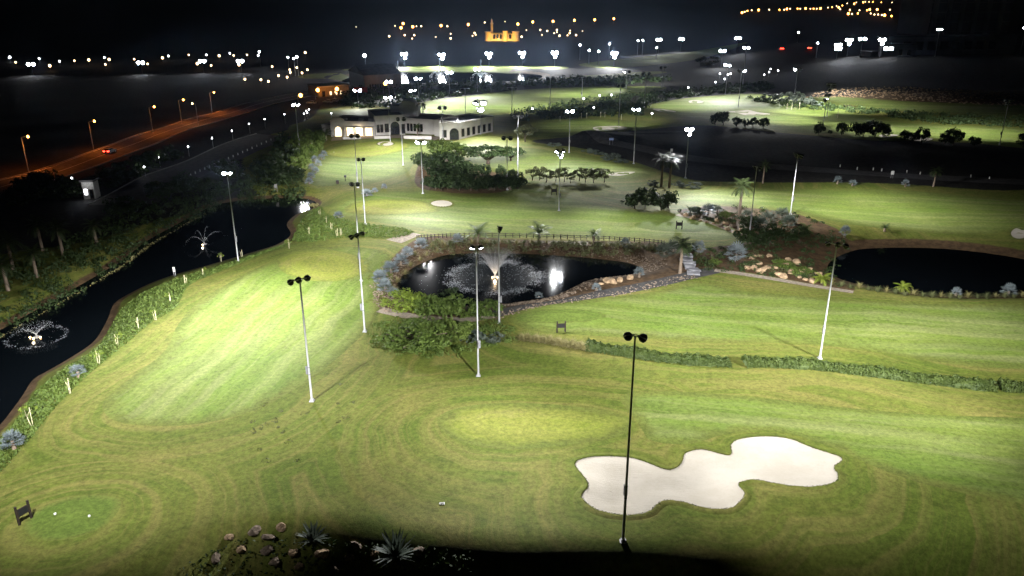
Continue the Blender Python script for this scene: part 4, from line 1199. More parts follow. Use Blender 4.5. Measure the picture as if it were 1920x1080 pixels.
def trunk_mesh(seed, h=0.5, limbs=5, r0=0.05, spread=0.6, top=0.9, name='trunk', mat=None):
    r = random.Random(seed); mb = MB()
    lean = Vector((r.uniform(-0.06, 0.06), r.uniform(-0.06, 0.06), 0))
    mb.tube([(0, 0, -0.05), tuple(lean + Vector((0, 0, h * 0.5))), tuple(lean * 1.6 + Vector((0, 0, h)))], [r0 * 1.3, r0, r0 * 0.85], 7)
    for k in range(limbs):
        a = 6.283 * k / limbs + r.uniform(-0.4, 0.4); s = spread * r.uniform(0.6, 1.0)
        p = lean * 1.6 + Vector((0, 0, h * r.uniform(0.7, 0.98)))
        e = Vector((math.cos(a) * s, math.sin(a) * s, top * r.uniform(0.7, 1.0)))
        m = p.lerp(e, 0.5) + Vector((0, 0, 0.06))
        mb.tube([tuple(p), tuple(m), tuple(e)], [r0 * 0.6, r0 * 0.42, r0 * 0.15], 5)
    return mb.mesh(name, mat or M_BARK, True)

ROUND = {}
def crowns(key, mat, n=3, **k):
    ROUND[key] = [crown_mesh(hash(key) % 1000 if False else sum(map(ord, key)) * 7 + i, mat, **k) for i in range(n)]
crowns('round_dark', F_DARK, clumps=24, per=40, ls=0.20, zlo=0.15, zhi=1.5, cr=0.36)
crowns('round_mid', F_MID, clumps=26, per=42, ls=0.18, zlo=0.2, zhi=1.5, cr=0.36)
crowns('olive', F_OLIVE, clumps=20, per=34, ls=0.17, zlo=0.45, zhi=1.5, cr=0.3)
crowns('bush_dark', F_DARK, clumps=24, per=34, ls=0.20, zlo=0.0, zhi=1.0, cr=0.36)
crowns('bush_mid', F_MID, clumps=28, per=40, ls=0.15, zlo=0.0, zhi=1.0, cr=0.34)
crowns('bush_lime', F_LIME, clumps=36, per=60, ls=0.10, zlo=0.0, zhi=1.0, cr=0.32)
crowns('bush_brush', F_BRUSH, clumps=18, per=30, ls=0.20, zlo=0.0, zhi=0.9, cr=0.34)
crowns('low_tree', F_MID, n=2, clumps=60, per=70, ls=0.085, zlo=0.25, zhi=1.0, cr=0.26)
crowns('acacia', F_DARK, n=2, clumps=46, per=44, ls=0.12, zlo=0.45, zhi=0.98, cr=0.26)
TRUNKS = [trunk_mesh(50 + i) for i in range(3)]
ACAC_T = [trunk_mesh(70 + i, 0.28, 8, 0.07, 0.85, 0.75) for i in range(2)]

def tree(px, py, w, h, key, label, group=None, trunks=TRUNKS, name='tree', cat='tree', i=0):
    b = at(px, py)
    root = tag(empty(name, b, rnd.uniform(0, 6.28)), label, cat, group)
    c = link('crown', ROUND[key][i % len(ROUND[key])], root); c.scale = (w / 2, w / 2, h / 1.5)
    t = link('trunk', trunks[i % len(trunks)], root); t.scale = (w / 2, w / 2, h / 1.5)
    return root

def bush(px, py, w, h, key, label, group=None, name='shrub', i=0, depth=1.0):
    b = at(px, py)
    o = link(name, ROUND[key][i % len(ROUND[key])], None, b)
    o.rotation_euler = (0, 0, rnd.uniform(0, 6.28) if depth == 1.0 else 0)
    o.scale = (w / 2, w / 2 * depth, h)
    return tag(o, label, 'shrub', group)

def frond(mb, r, az, el, L, n=11, wid=0.22, droop=1.2):
    d = Vector((math.cos(az), math.sin(az), 0)); sd = Vector((-d.y, d.x, 0))
    pts = []; p = Vector((0, 0, 0)); e = el
    for k in range(n + 1):
        pts.append(p.copy()); p = p + (d * math.cos(e) + Vector((0, 0, math.sin(e)))) * (L / n); e -= droop / n
    for k in range(n):
        t = (k + 0.5) / n
        wl_ = L * wid * math.sin(math.pi * min(1, 0.12 + t * 0.9)) ** 0.7
        ax = (pts[k + 1] - pts[k]).normalized(); up = sd.cross(ax)
        for s in (-1, 1):
            tip = pts[k] + sd * s * wl_ + ax * wl_ * 0.75 + up * (-0.25 * wl_) * (1 if up.z > 0 else -1)
            mb.tri(pts[k], pts[k] + ax * (L / n) * 0.8, tip)
    for k in range(n):
        a, b = pts[k], pts[k + 1]; w = 0.02 * L * (1 - k / n) + 0.006
        mb.quad(a - sd * w, a + sd * w, b + sd * w * 0.8, b - sd * w * 0.8)

def palm_crown(seed, mat, n=24, L=1.0, elr=(-0.5, 1.25), droop=1.3, wid=0.24):
    r = random.Random(seed); mb = MB()
    for k in range(n):
        frond(mb, r, 2.4 * k + r.uniform(-0.2, 0.2), elr[0] + (elr[1] - elr[0]) * (k + 0.5) / n, L * r.uniform(0.85, 1.1), 11, wid, droop * r.uniform(0.8, 1.2))
    return mb.mesh('crown', mat)

def fan_crown(seed, mat, n=18, L=1.0):
    r = random.Random(seed); mb = MB()
    for k in range(n):
        az = 2.4 * k + r.uniform(-0.2, 0.2); el = -0.35 + 1.75 * (k + 0.5) / n
        d = Vector((math.cos(az) * math.cos(el), math.sin(az) * math.cos(el), math.sin(el)))
        sd = Vector((-math.sin(az), math.cos(az), 0)); up = sd.cross(d)
        q = d * L * r.uniform(0.40, 0.55)
        mb.quad(Vector() - sd * 0.015, Vector() + sd * 0.015, q + sd * 0.012, q - sd * 0.012)
        m = 9; fl = L * r.uniform(0.5, 0.65)
        for j in range(m):
            a = (j - (m - 1) / 2) / m * 3.6
            t = d * math.cos(a) + sd * math.sin(a)
            b1 = (d * math.cos(a - 0.13) + sd * math.sin(a - 0.13)) * fl * 0.62; b2 = (d * math.cos(a + 0.13) + sd * math.sin(a + 0.13)) * fl * 0.62
            mb.quad(q, q + b1 + up * 0.03, q + t * fl + up * (0.05 - 0.12 * abs(a) / 2), q + b2 + up * 0.03)
    return mb.mesh('crown', mat)

def rosette(seed, mat, n=34, L=1.0, wid=0.05, elr=(0.1, 1.5), name='tuft', bend=0.5):
    r = random.Random(seed); mb = MB()
    for k in range(n):
        az = 2.4 * k + r.uniform(-0.3, 0.3); el = elr[0] + (elr[1] - elr[0]) * r.random(); l = L * r.uniform(0.7, 1.1)
        d = Vector((math.cos(az), math.sin(az), 0)); sd = Vector((-d.y, d.x, 0))
        p0 = d * 0.05; p1 = p0 + (d * math.cos(el) + Vector((0, 0, math.sin(el)))) * l * 0.55; e2 = el - bend
        p2 = p1 + (d * math.cos(e2) + Vector((0, 0, math.sin(e2)))) * l * 0.45
        mb.quad(p0 - sd * wid, p0 + sd * wid, p1 + sd * wid * 0.8, p1 - sd * wid * 0.8); mb.tri(p1 - sd * wid * 0.8, p1 + sd * wid * 0.8, p2)
    return mb.mesh(name, mat)

F_PALM_SHADED = foliage('shaded_palm_fronds', (0.016, 0.028, 0.010), (0.045, 0.062, 0.020), 0.03)  # darker copy of the palm fronds, backlit shade put into the colour
PALM = [palm_crown(i, F_PALM_SHADED) for i in range(2)]
PALMY = palm_crown(5, F_PALMY, 16, 1.0, (-0.1, 1.2), 1.5)
PALMS = palm_crown(6, F_PALM, 14, 1.0, (0.1, 1.35), 1.1, 0.30)
FAN = [fan_crown(20 + i, F_SILVER) for i in range(3)]
FAND = [fan_crown(30 + i, F_BRUSH) for i in range(2)]
AGAVE = rosette(3, F_BRUSH, 60, 1.0, 0.07, (0.1, 1.5), 'leaves', 0.1)
TUFT = [rosette(9 + i, F_DRY, 90, 1.0, 0.02, (0.5, 1.5), 'grass_tuft', 0.8) for i in range(2)]
TUFTG = [rosette(13 + i, F_OLIVE, 80, 1.0, 0.028, (0.4, 1.5), 'grass_tuft', 0.8) for i in range(2)]
def ptrunk(seed, r0=0.2):
    r = random.Random(seed); pts = []; rad = []
    for k in range(9):
        z = k / 8; pts.append((0.03 * math.sin(z * 2.5 + seed), 0.03 * math.cos(z * 2 + seed), z)); rad.append(r0 * (1.25 - 0.4 * z) * (1.0 if k % 2 else 1.1))
    pts[0] = (pts[0][0], pts[0][1], -0.06)
    return MB().tube(pts, rad, 8).mesh('trunk', M_PBARK, True)
PTR = [ptrunk(i) for i in range(3)]

def palm(px, py, H, L, crown, label, group=None, name='palm_tree', tr=1.0, cat='palm', i=0):
    b = at(px, py)
    root = tag(empty(name, b, rnd.uniform(0, 6.28)), label, cat, group)
    t = link('trunk', PTR[i % 3], root); t.scale = (tr, tr, H)
    c = link('crown', crown, root, (0.03 * math.sin(2.5 + i % 3), 0.03 * math.cos(2 + i % 3), H)); c.scale = (L, L, L)
    return root

# tall and small green palms
palm(1386, 405, 7.0, 3.4, PALM[0], 'tall dark date palm beside the slim mast in the rockery', 'date palms', i=1, tr=1.5)
palm(1255, 352, 7.2, 3.4, PALM[1], 'lit date palm at the corner of the dark field', 'date palms', tr=1.4)
palm(1240, 350, 7.6, 3.2, PALM[0], 'darker date palm behind the lit one at the field corner', 'date palms', i=2, tr=1.3)
palm(1275, 513, 5.6, 2.8, PALM[1], 'date palm beside the stepped white stream', 'date palms', tr=1.3)
palm(897, 454, 1.9, 3.4, PALMS, 'small feathery palm behind the fence left of the tall pond mast', 'small palms', i=1)
palm(1010, 452, 1.8, 3.3, PALMS, 'small feathery palm behind the fence right of the tall pond mast', 'small palms', i=2)
palm(1113, 453, 1.3, 2.4, PALMS, 'smallest feathery palm along the pond fence', 'small palms')
palm(1692, 548, 0.9, 2.1, PALMY, 'bright yellow-green palm on the near shore of the dark pond', 'small palms', i=1)
palm(1540, 532, 1.0, 2.4, PALMY, 'yellow-green palm behind the hedge-strip mast top', 'small palms', i=2)
palm(1294, 402, 0.8, 2.0, PALMS, 'small palm at the tip of the rockery', 'small palms', i=1)
palm(1658, 434, 0.8, 1.6, PALMS, 'small dark palm on the lawn above the dark pond', 'small palms', i=2)
palm(1750, 350, 4.2, 2.2, PALM[0], 'dim palm at the back of the right lawn', 'date palms', i=1)
palm(1430, 344, 5.0, 2.4, PALM[1], 'dim palm between the two slim masts', 'date palms', i=2)
palm(1510, 438, 1.0, 2.2, PALMS, 'dark palm at the right end of the rockery', 'small palms')
palm(794, 225, 6.0, 2.4, PALM[0], 'palm beside the clubhouse roof', 'date palms')
palm(783, 256, 3.0, 2.4, PALMS, 'palm before the plain clubhouse wing', 'small palms')
for i, (x, y, H, L) in enumerate([(80, 470, 5.5, 3.2), (118, 478, 5.5, 3.2), (25, 505, 5.5, 3.4), (70, 520, 4.6, 2.8), (15, 545, 5.0, 3.0), (182, 462, 4.4, 2.6)]):
    palm(x, y, H, L, PALM[i % 2], f'{NUM[i]} dim palm on the far canal bank', 'dim palms on the far canal bank', i=i, tr=1.3)
# silver fan palms
SIL = [(722, 545, 0.7, 1.7), (712, 527, 0.6, 1.7), (733, 512, 0.8, 1.8), (752, 497, 0.8, 1.7), (764, 482, 0.7, 1.6), (790, 466, 0.8, 1.6), (741, 556, 0.5, 1.2), (858, 456, 0.7, 1.5)]
for i, (x, y, H, L) in enumerate(SIL):
    palm(x, y, H, L, FAN[i % 3], f'{NUM[i]} silver fan palm along the left pond bank', 'silver fan palms on the left pond bank', 'fan_palm', i=i)
for i, (x, y, H, L, lab) in enumerate([(1380, 487, 1.2, 2.4, 'large silver fan palm in the middle of the rockery'), (1309, 475, 1.0, 1.7, 'silver fan palm right of the stepped stream'), (1327, 405, 1.1, 2.0, 'silver fan palm at the back of the rockery'),
        (1118, 545, 0.5, 1.0, 'small silver fan palm by the boulders on the near pond bank'), (1198, 520, 0.9, 1.2, 'silver fan palm at the right end of the pond'), (1010, 560, 0.5, 0.9, 'small pale shrub palm by the lamp reflection'),
        (1890, 555, 0.9, 1.5, 'pale fan palm nearest the right edge by the dark pond'), (1792, 555, 0.6, 1.1, 'smaller pale fan palm on the dark pond shore'), (147, 708, 0.9, 1.2, 'pale fan palm on the canal bank with a long shadow'),
        (28, 845, 1.3, 1.4, 'pale blue fan palm in the lower left on the canal bank'), (1570, 345, 0.9, 1.4, 'first of the pale fan palms at the back of the right lawn'), (1598, 349, 0.7, 1.2, 'second of the pale fan palms at the back of the right lawn'),
        (1697, 350, 0.8, 1.3, 'third of the pale fan palms at the back of the right lawn'), (1583, 445, 1.2, 1.4, 'fan palm with bare trunk by the dark pond corner'), (688, 368, 0.5, 1.7, 'silver shrub palm near the slim dark mast'),
        (703, 360, 0.3, 1.0, 'small pale shrub below the clubhouse lawn'), (720, 353, 0.3, 1.0, 'small pale shrub right of its twin below the clubhouse lawn'), (635, 408, 0.3, 1.3, 'pale shrub at the tip of the middle fairway'),
        (1172, 462, 0.6, 1.3, 'pale fan palm at the right of the pond fence')]):
    palm(x, y, H, L, FAN[i % 3], lab, 'silver fan palms', 'fan_palm', i=i)
for i, (x, y) in enumerate([(590, 303), (597, 311), (603, 300), (585, 318), (592, 325), (584, 335), (580, 345), (608, 293)]):
    palm(x, y, 0.6, 1.35, FAN[i % 3], f'{NUM[i]} silvery shrub along the edge of the clubhouse lawn', 'silver shrubs by the clubhouse lawn', 'fan_palm', i=i)
for i, (x, y, L) in enumerate([(1262, 475, 2.2), (1245, 480, 2.0), (1300, 405, 1.5), (1440, 418, 2.2), (1465, 412, 2.3), (1425, 428, 2.0), (1345, 402, 1.5), (1480, 425, 2.0), (1400, 410, 1.5)]):
    palm(x, y, 0.8, L, FAND[i % 2], f'{NUM[i]} dark fan palm clump in the rockery planting', 'dark fan palms in the rockery', 'fan_palm', i=i)
for (x, y, L, lab) in ((742, 1042, 2.6, 'large dark agave among the stones in front'), (586, 1012, 1.9, 'smaller dark agave among the stones in front')):
    b = at(x, y)
    r_ = tag(empty('agave', b), lab, 'agave', 'dark agaves in front')
    o = link('leaves', AGAVE, r_); o.scale = (L,) * 3

# trees
tree(915, 307, 15.5, 8.2, 'acacia', 'broad spreading acacia on the upper fairway', None, ACAC_T, 'acacia_tree')
tree(958, 302, 9.0, 6.2, 'acacia', 'smaller acacia behind the lit hedge mast', None, ACAC_T, 'acacia_tree', i=1)
for i, (x, y, w, h, k) in enumerate([(826, 300, 8.5, 6.6, 'round_mid'), (857, 302, 8, 5.8, 'round_mid'), (843, 320, 8.5, 5.8, 'round_dark'), (812, 322, 7, 5.8, 'round_dark'), (866, 330, 6.5, 4.6, 'round_dark'), (789, 314, 5, 5.0, 'round_dark'), (846, 342, 8, 4.8, 'round_dark'), (820, 344, 7, 4.8, 'round_dark')]):
    tree(x, y, w, h, k, f'{["tall leafy", "leafy", "dark", "dark", "dark", "small dark", "dark front", "dark front"][i]} tree in the big clump, {NUM[i]} from its back', 'big clump of trees', i=i)
for i, x in enumerate(range(806, 972, 11)):
    tree(x, 356 - abs(x - 890) * 0.02 + (i % 3), 4.6, 3.6 + (i % 4) * 0.35, 'round_dark', ['leftmost', 'second', 'third', 'fourth', 'fifth', 'sixth', 'seventh', 'eighth', 'ninth', 'tenth', 'eleventh', 'twelfth', 'thirteenth', 'fourteenth', 'fifteenth', 'sixteenth'][i] + ' round tree of the dark hedge row, counted from the left', 'dark hedge row of small round trees', i=i)
for i, (x, y) in enumerate([(867, 332), (882, 333), (897, 332), (912, 333), (940, 336), (958, 342)]):
    tree(x, y, 3.2, 4.0, 'round_dark', f'{NUM[i]} small ball-headed tree behind the hedge row', 'small ball trees behind the hedge row', i=i)
tree(985, 266, 7.5, 6.2, 'olive', 'round grey-green tree right of the clubhouse', None, i=1)
for i, (x, y, w, h) in enumerate([(998, 338, 4.6, 3.6), (1012, 338, 4.4, 4.0), (1024, 342, 5.2, 3.6), (1042, 340, 3.8, 3.4), (1058, 341, 4.6, 4.2), (1070, 343, 2.6, 2.6), (1086, 339, 4.4, 3.6), (1098, 342, 4.6, 3.8), (1113, 343, 5.0, 4.0), (1133, 342, 4.6, 3.8)]):
    tree(x, y, w, h, 'olive', f'{NUM[i]} pale bushy tree in the row on the upper fairway', 'row of pale bushy trees', i=i)
for i, (x, y, w, h, lab) in enumerate([(1190, 391, 6.4, 4.4, 'left of the dark trees on the middle fairway'), (1210, 389, 6.0, 5.0, 'middle of the dark trees on the middle fairway'), (1240, 394, 5.0, 3.8, 'lower right dark tree on the middle fairway'), (1253, 390, 4.4, 4.6, 'rightmost of the dark trees on the middle fairway')]):
    tree(x, y, w, h, 'round_dark', lab, 'dark trees on the middle fairway', i=i)
for i, (x, y, w, h) in enumerate([(1341, 234, 4.6, 5.0), (1356, 234, 4.8, 5.2), (1381, 237, 3.8, 3.8), (1398, 238, 3.2, 3.2), (1412, 238, 3.6, 3.8), (1431, 240, 4.6, 4.2)]):
    tree(x, y, w, h, 'round_dark', f'{NUM[i]} round dark tree from the left along the dark field', 'round dark trees along the dark field', i=i)
for i, (x, y, w, h) in enumerate([(1535, 252, 4.2, 4.6), (1556, 252, 1.6, 1.6), (1578, 253, 4.6, 5.0), (1604, 255, 5.0, 5.0), (1618, 256, 6.4, 5.0), (1640, 256, 8.5, 6.0), (1655, 256, 6, 4.2), (1695, 265, 4.2, 3.8), (1712, 266, 3.6, 3.4), (1727, 268, 5.6, 5.6), (1770, 271, 4.2, 4.0), (1786, 272, 6.0, 6.0)]):
    tree(x, y, w, h, 'round_dark', f'{NUM[i]} dark tree from the left below the upper right fairway', 'dark trees below the upper right fairway', i=i)
tree(1826, 274, 4.0, 3.4, 'round_dark', 'low dark tree near the right three-lamp mast', None, i=2)
tree(1918, 277, 5.0, 5.0, 'round_dark', 'dark tree cut by the right edge below the upper fairway', None, i=1)
# foreground low tree and clipped pond bushes
tree(780, 652, 12.0, 5.6, 'low_tree', 'low spreading green tree in front of the pond bushes', None, ACAC_T, i=0)
tree(845, 640, 7.0, 4.6, 'low_tree', 'darker low tree right of the spreading one', None, ACAC_T, i=1)
bush(763, 580, 8.0, 3.2, 'bush_lime', 'bright lime rounded bush at the near left of the pond', 'pond bushes', i=0)
for i, (x, y, w, h, k) in enumerate([(805, 585, 7.5, 2.9, 'bush_mid'), (840, 588, 7.0, 2.8, 'bush_mid'), (878, 590, 6.5, 2.5, 'bush_mid'), (912, 592, 6.2, 2.4, 'bush_mid')]):
    bush(x, y, w, h, k, f'{NUM[i]} green bush right of the lime one on the pond edge', 'pond bushes', i=i)
bush(846, 566, 5.0, 2.4, 'bush_dark', 'dark round bush reaching over the pond water', 'pond bushes', i=1)
bush(880, 640, 5.0, 1.9, 'bush_brush', 'greyish bush beside the white lit pond mast', 'pond bushes', i=0)
bush(930, 640, 4.0, 1.2, 'bush_brush', 'low greyish bush left of the dry grasses', 'pond bushes', i=1)
for i, (x, y, w, h) in enumerate([(500, 330, 9, 4), (520, 318, 8, 4), (540, 300, 9, 5), (560, 318, 8, 4), (575, 300, 7, 5), (590, 285, 7, 4), (560, 285, 8, 5), (535, 280, 8, 5), (520, 345, 8, 3), (548, 338, 8, 3.5), (570, 270, 7, 5), (598, 270, 6, 4.5)]):
    bush(x, y, w, h, 'bush_mid' if x > 555 else 'bush_dark', f'{NUM[i]} leafy shrub in the tropical planting left of the clubhouse', 'tropical planting left of the clubhouse', i=i)
for i, (x, y) in enumerate([(585, 268), (600, 262), (612, 263), (578, 280), (566, 262)]):
    palm(x, y, 2.2, 3.0, PALMS, f'{NUM[i]} feathery palm in the planting left of the clubhouse', 'feathery palms left of the clubhouse', i=i)
for i, (x, y, w, h) in enumerate([(70, 372, 10, 6), (100, 368, 11, 6), (128, 372, 9, 5), (50, 385, 9, 5), (200, 352, 10, 5), (240, 335, 10, 5), (280, 318, 10, 5), (320, 300, 9, 4), (230, 400, 8, 4), (300, 372, 8, 4), (350, 352, 8, 4), (420, 325, 8, 4)]):
    bush(x, y, w, h, 'bush_dark', f'{NUM[i]} dark bush between the road and the canal', 'dark bushes between road and canal', i=i)
for i, (x, y, w, h, k) in enumerate([(1395, 455, 5, 2.6, 'bush_dark'), (1430, 458, 5, 2.6, 'bush_dark'), (1450, 440, 5, 2.4, 'bush_dark'), (1405, 425, 5, 2.2, 'bush_dark'), (1480, 452, 4, 1.8, 'bush_dark'), (1310, 400, 3, 1.5, 'bush_dark'), (1360, 408, 3, 1.5, 'bush_mid'), (1500, 440, 4, 1.8, 'bush_dark'),
                                       (1470, 500, 5, 1.0, 'bush_mid'), (1500, 512, 5, 0.9, 'bush_mid'), (1340, 495, 2.4, 1.0, 'bush_mid'), (1290, 470, 4, 1.6, 'bush_dark')]):
    bush(x, y, w, h, k, f'{NUM[i]} low shrub in the rockery from the pond mast side', 'rockery shrubs', i=i)
for i, (x, y, w, h) in enumerate([(1100, 345 - 58, 5, 1.6), (1120, 290, 6, 1.6), (1145, 297, 6, 1.8), (1270, 350, 4.5, 1.5), (1225, 347, 4, 1.3), (1140, 300, 5, 1.5), (1040, 276, 5, 1.6), (1300, 352, 5, 1.6), (1165, 305, 5, 1.4)]):
    bush(x, y, w, h, 'bush_brush', f'{NUM[i]} greyish scrub bush along the dirt track', 'scrub bushes along the dirt track', i=i)
for i, (x, y, w, h) in enumerate([(1445, 190, 9, 4), (1470, 192, 8, 5), (1490, 190, 9, 5), (1510, 196, 8, 4), (1530, 200, 7, 3)]):
    bush(x, y, w, h, 'bush_brush', f'{NUM[i]} scrub tree at the left foot of the rocky slope', 'scrub at the foot of the rocky slope', i=i)
bush(1327, 124, 16, 7, 'bush_brush', 'pale leafy mound on the far ridge', None, i=1)

# grass tufts on the near shore of the dark pond and dry grasses before the pond
for i, x in enumerate(list(range(1560, 1925, 17))):
    yy = np.interp(x, [1550, 1640, 1700, 1790, 1925], [533, 545, 553, 559, 557])
    b = at(x, float(yy) + (i % 3))
    o = link('grass_tuft', (TUFTG if i % 3 else TUFT)[i % 2], None, b); o.scale = (1.25 + 0.3 * (i % 2),) * 3
    tag(o, nth(i, 22) + ' pale grass tuft from the left on the dark pond shore', 'grass tuft', 'grass tufts on the dark pond shore')
for i, x in enumerate(range(975, 1100, 7)):
    yy = np.interp(x, [970, 1020, 1100], [637, 642, 656])
    b = at(x, float(yy) + (i % 2) * 2)
    o = link('grass_tuft', TUFT[i % 2], None, b); o.scale = (1.35 + 0.25 * (i % 3),) * 3
    tag(o, nth(i, 18) + ' straw-coloured grass clump in the dry strip left of the hedge', 'grass tuft', 'dry grass clumps left of the hedge')
for i, x in enumerate(range(815, 1240, 14)):
    yy = np.interp(x, [815, 900, 1100, 1240], [457, 454, 458, 466])
    b = at(x, float(yy) + (i % 3) * 1.5)
    o = link('grass_tuft', (TUFTG, TUFT)[i % 2][i % 2], None, b); o.scale = (1.0 + 0.3 * (i % 3),) * 3
    tag(o, nth(i, 31) + ' grass clump from the left between the fence and the pond', 'grass tuft', 'grass clumps behind the pond')
for i, (x, y) in enumerate(sorted([(770, 500), (788, 490), (800, 480), (760, 515), (745, 530), (820, 474), (738, 545), (778, 480), (810, 465), (835, 464)])):
    b = at(x, y)
    o = link('grass_tuft', TUFT[i % 2], None, b); o.scale = (1.5,) * 3
    tag(o, nth(i, 10) + ' dry golden grass clump on the left pond bank', 'grass tuft', 'golden grasses on the left pond bank')

# clipped hedge strips
F_HEDGE = foliage('hedge_foliage', (0.030, 0.050, 0.010), (0.076, 0.104, 0.022), 0.1)
def hedge(pix, w, h, label, mat=F_HEDGE, blades=5200):
    L = catmull([tuple(at(x, y).xy) for x, y in pix], 8, False)
    o0 = Vector((L[0][0], L[0][1], ground(*L[0])))
    root = tag(empty('hedge', o0), label, 'hedge', 'hedge strips across the course')
    r = random.Random(len(pix) * 31 + int(L[0][0])); mb = MB(); n = len(L); m = 7
    for i in range(n):
        t = L[min(i + 1, n - 1)] - L[max(i - 1, 0)]; t = t / np.linalg.norm(t); nn = np.array([-t[1], t[0]])
        e = math.sin(math.pi * min(1, min(i + 0.4, n - 0.6 - i) / 2.2) / 2) if min(i, n - 1 - i) < 2 else 1.0
        for j in range(m):
            a = math.pi * j / (m - 1)
            k = 0.80 + 0.14 * math.sin(i * 1.7 + j * 2.1) + 0.16 * math.sin(i * 0.53 + 1.0) + 0.08 * math.sin(i * 3.1)
            p = L[i] + nn * math.cos(a) * w / 2 * k * max(e, 0.15)
            z = ground(p[0], p[1]) - 0.05 + math.sin(a) * h * 0.85 * k * max(e, 0.15)
            mb.v.append((p[0] - o0.x, p[1] - o0.y, z - o0.z))
    for i in range(n - 1):
        for j in range(m - 1):
            q = i * m + j; mb.f.append((q, q + m, q + m + 1, q + 1))
    mb.build('core', mat, root, sm=True)
    lv = MB()
    for _ in range(blades):
        f = r.uniform(0.05, n - 1.05); i = int(f); q = L[i] + (L[i + 1] - L[i]) * (f - i)
        t = L[i + 1] - L[i]; t = t / np.linalg.norm(t); nn = np.array([-t[1], t[0]])
        a = r.uniform(0.1, math.pi - 0.1)
        p = q + nn * math.cos(a) * w / 2 * r.uniform(0.8, 1.08)
        z = ground(p[0], p[1]) + math.sin(a) * h * r.uniform(0.6, 1.08) * (0.80 + 0.16 * math.sin(f * 0.53 + 1.0) + 0.12 * math.sin(f * 3.1))
        nv = Vector((nn[0] * math.cos(a), nn[1] * math.cos(a), math.sin(a)))
        leaf(lv, Vector((p[0] - o0.x, p[1] - o0.y, z - o0.z)), (nv + rvec(r) * 0.9).normalized(), r.uniform(0.16, 0.38), r)
    lv.build('foliage', mat, root)
hedge([(1100, 652), (1150, 659), (1220, 670), (1300, 679), (1368, 682)], 2.5, 1.25, 'green hedge strip between the dry grasses and the gap')
hedge([(1395, 683), (1450, 683), (1540, 689), (1640, 701), (1740, 714), (1868, 729)], 2.6, 1.25, 'long green hedge strip starting below the right mast', blades=8000)
hedge([(1873, 727), (1930, 731), (1990, 737)], 2.6, 1.25, 'end piece of hedge cut by the right edge', blades=2500)

# uncountable ground cover and scrub
def scatter(name, P, n, ls, hgt, mat, label, clump=0, cr=1.0, seed=1):
    r = np.random.RandomState(seed); rr = random.Random(seed)
    lo, hi = P.min(0), P.max(0); pts = []
    k = 0
    need = clump or n
    while k < need:
        X = r.uniform(lo[0], hi[0], need * 3); Y = r.uniform(lo[1], hi[1], need * 3)
        ok = sdist(X, Y, P) > 0
        for x, y in zip(X[ok], Y[ok]):
            pts.append((x, y)); k += 1
            if k >= need: break
    A = np.array(pts); Z = terrain(A[:, 0], A[:, 1]); mb = MB()
    if clump:
        per = max(6, n // clump)
        for (x, y), z in zip(pts, Z):
            s = cr * rr.uniform(0.5, 1.3)
            for _ in range(per):
                w = rvec(rr); w.z = abs(w.z)
                leaf(mb, Vector((x, y, z)) + Vector((w.x * s, w.y * s, w.z * s * hgt)) * rr.uniform(0.6, 1), (w + rvec(rr) * 0.7).normalized(), ls * rr.uniform(0.6, 1.3), rr)
    else:
        for (x, y), z in zip(pts, Z):
            leaf(mb, Vector((x, y, z + rr.uniform(0.02, hgt))), (Vector((0, 0, 1)) + rvec(rr) * 0.9).normalized(), ls * rr.uniform(0.6, 1.3), rr)
    return tag(mb.build(name, mat), label, None, None, 'stuff')
BANK = poly([(-20, 905), (-20, 840), (30, 775), (62, 728), (100, 700), (176, 650), (204, 606), (222, 575), (262, 552), (330, 524), (420, 499), (500, 472), (548, 455), (470, 490), (380, 524), (350, 542), (330, 578), (285, 604), (240, 640), (180, 690), (110, 760), (55, 830)])
scatter('ground_cover', BANK, 17000, 0.34, 0.30, F_MID, 'dense green ground cover on the near canal bank', seed=2)
WEDGE = poly([(548, 448), (562, 412), (600, 388), (612, 402), (650, 416), (700, 426), (775, 438), (740, 450), (650, 449), (580, 458)])
scatter('ground_cover', WEDGE, 6500, 0.45, 0.35, F_MID, 'green ground cover at the head of the canal', seed=3)
FARBANK = poly([(-100, 640), (-100, 560), (0, 520), (120, 455), (260, 385), (420, 330), (500, 300), (560, 330), (560, 366), (430, 373), (330, 418), (230, 480), (150, 528), (60, 580)])
scatter('shrubbery', FARBANK, 16000, 0.55, 1.2, F_DARK, 'dim shrubbery on the far canal bank', 420, 1.7, 4)
FRINGE = poly([(0, 612), (75, 570), (150, 528), (225, 484), (275, 447), (325, 419), (375, 392), (440, 372), (520, 366), (586, 372), (590, 378), (520, 371), (440, 377), (375, 398), (325, 425), (275, 454), (225, 491), (150, 536), (75, 578), (0, 620)], 0, 3)
scatter('reeds', FRINGE, 5000, 0.5, 0.7, F_DRY, 'dry fringe of grass along the far canal edge', seed=5)
PLANT = poly([(800, 452), (900, 449), (1050, 453), (1180, 458), (1245, 466), (1250, 474), (1160, 470), (1000, 463), (880, 462), (810, 464)])
scatter('shrubbery', PLANT, 6500, 0.34, 0.9, F_OLIVE, 'low olive planting between the fence and the pond', 170, 1.0, 6)
scatter('ground_cover', np.vstack([poly([(200, 1105), (310, 1064), (400, 1016), (480, 992), (600, 992), (740, 1010), (880, 1022)], 0, 6, False), [[8, 40], [-40, 40]]]), 7000, 0.32, 0.28, F_DARK, 'dark ground cover of the stone bed in front', seed=21)
scatter('shrubbery', BED_R, 9000, 0.32, 0.7, F_DARK, 'low dark planting of the rockery', 210, 1.0, 7)
scatter('shrubbery', poly([(1310, 470), (1400, 470), (1480, 490), (1560, 525), (1480, 518), (1400, 505), (1320, 498)]), 2600, 0.3, 0.6, F_OLIVE, 'low olive planting on the front of the rockery', 70, 0.7, 17)
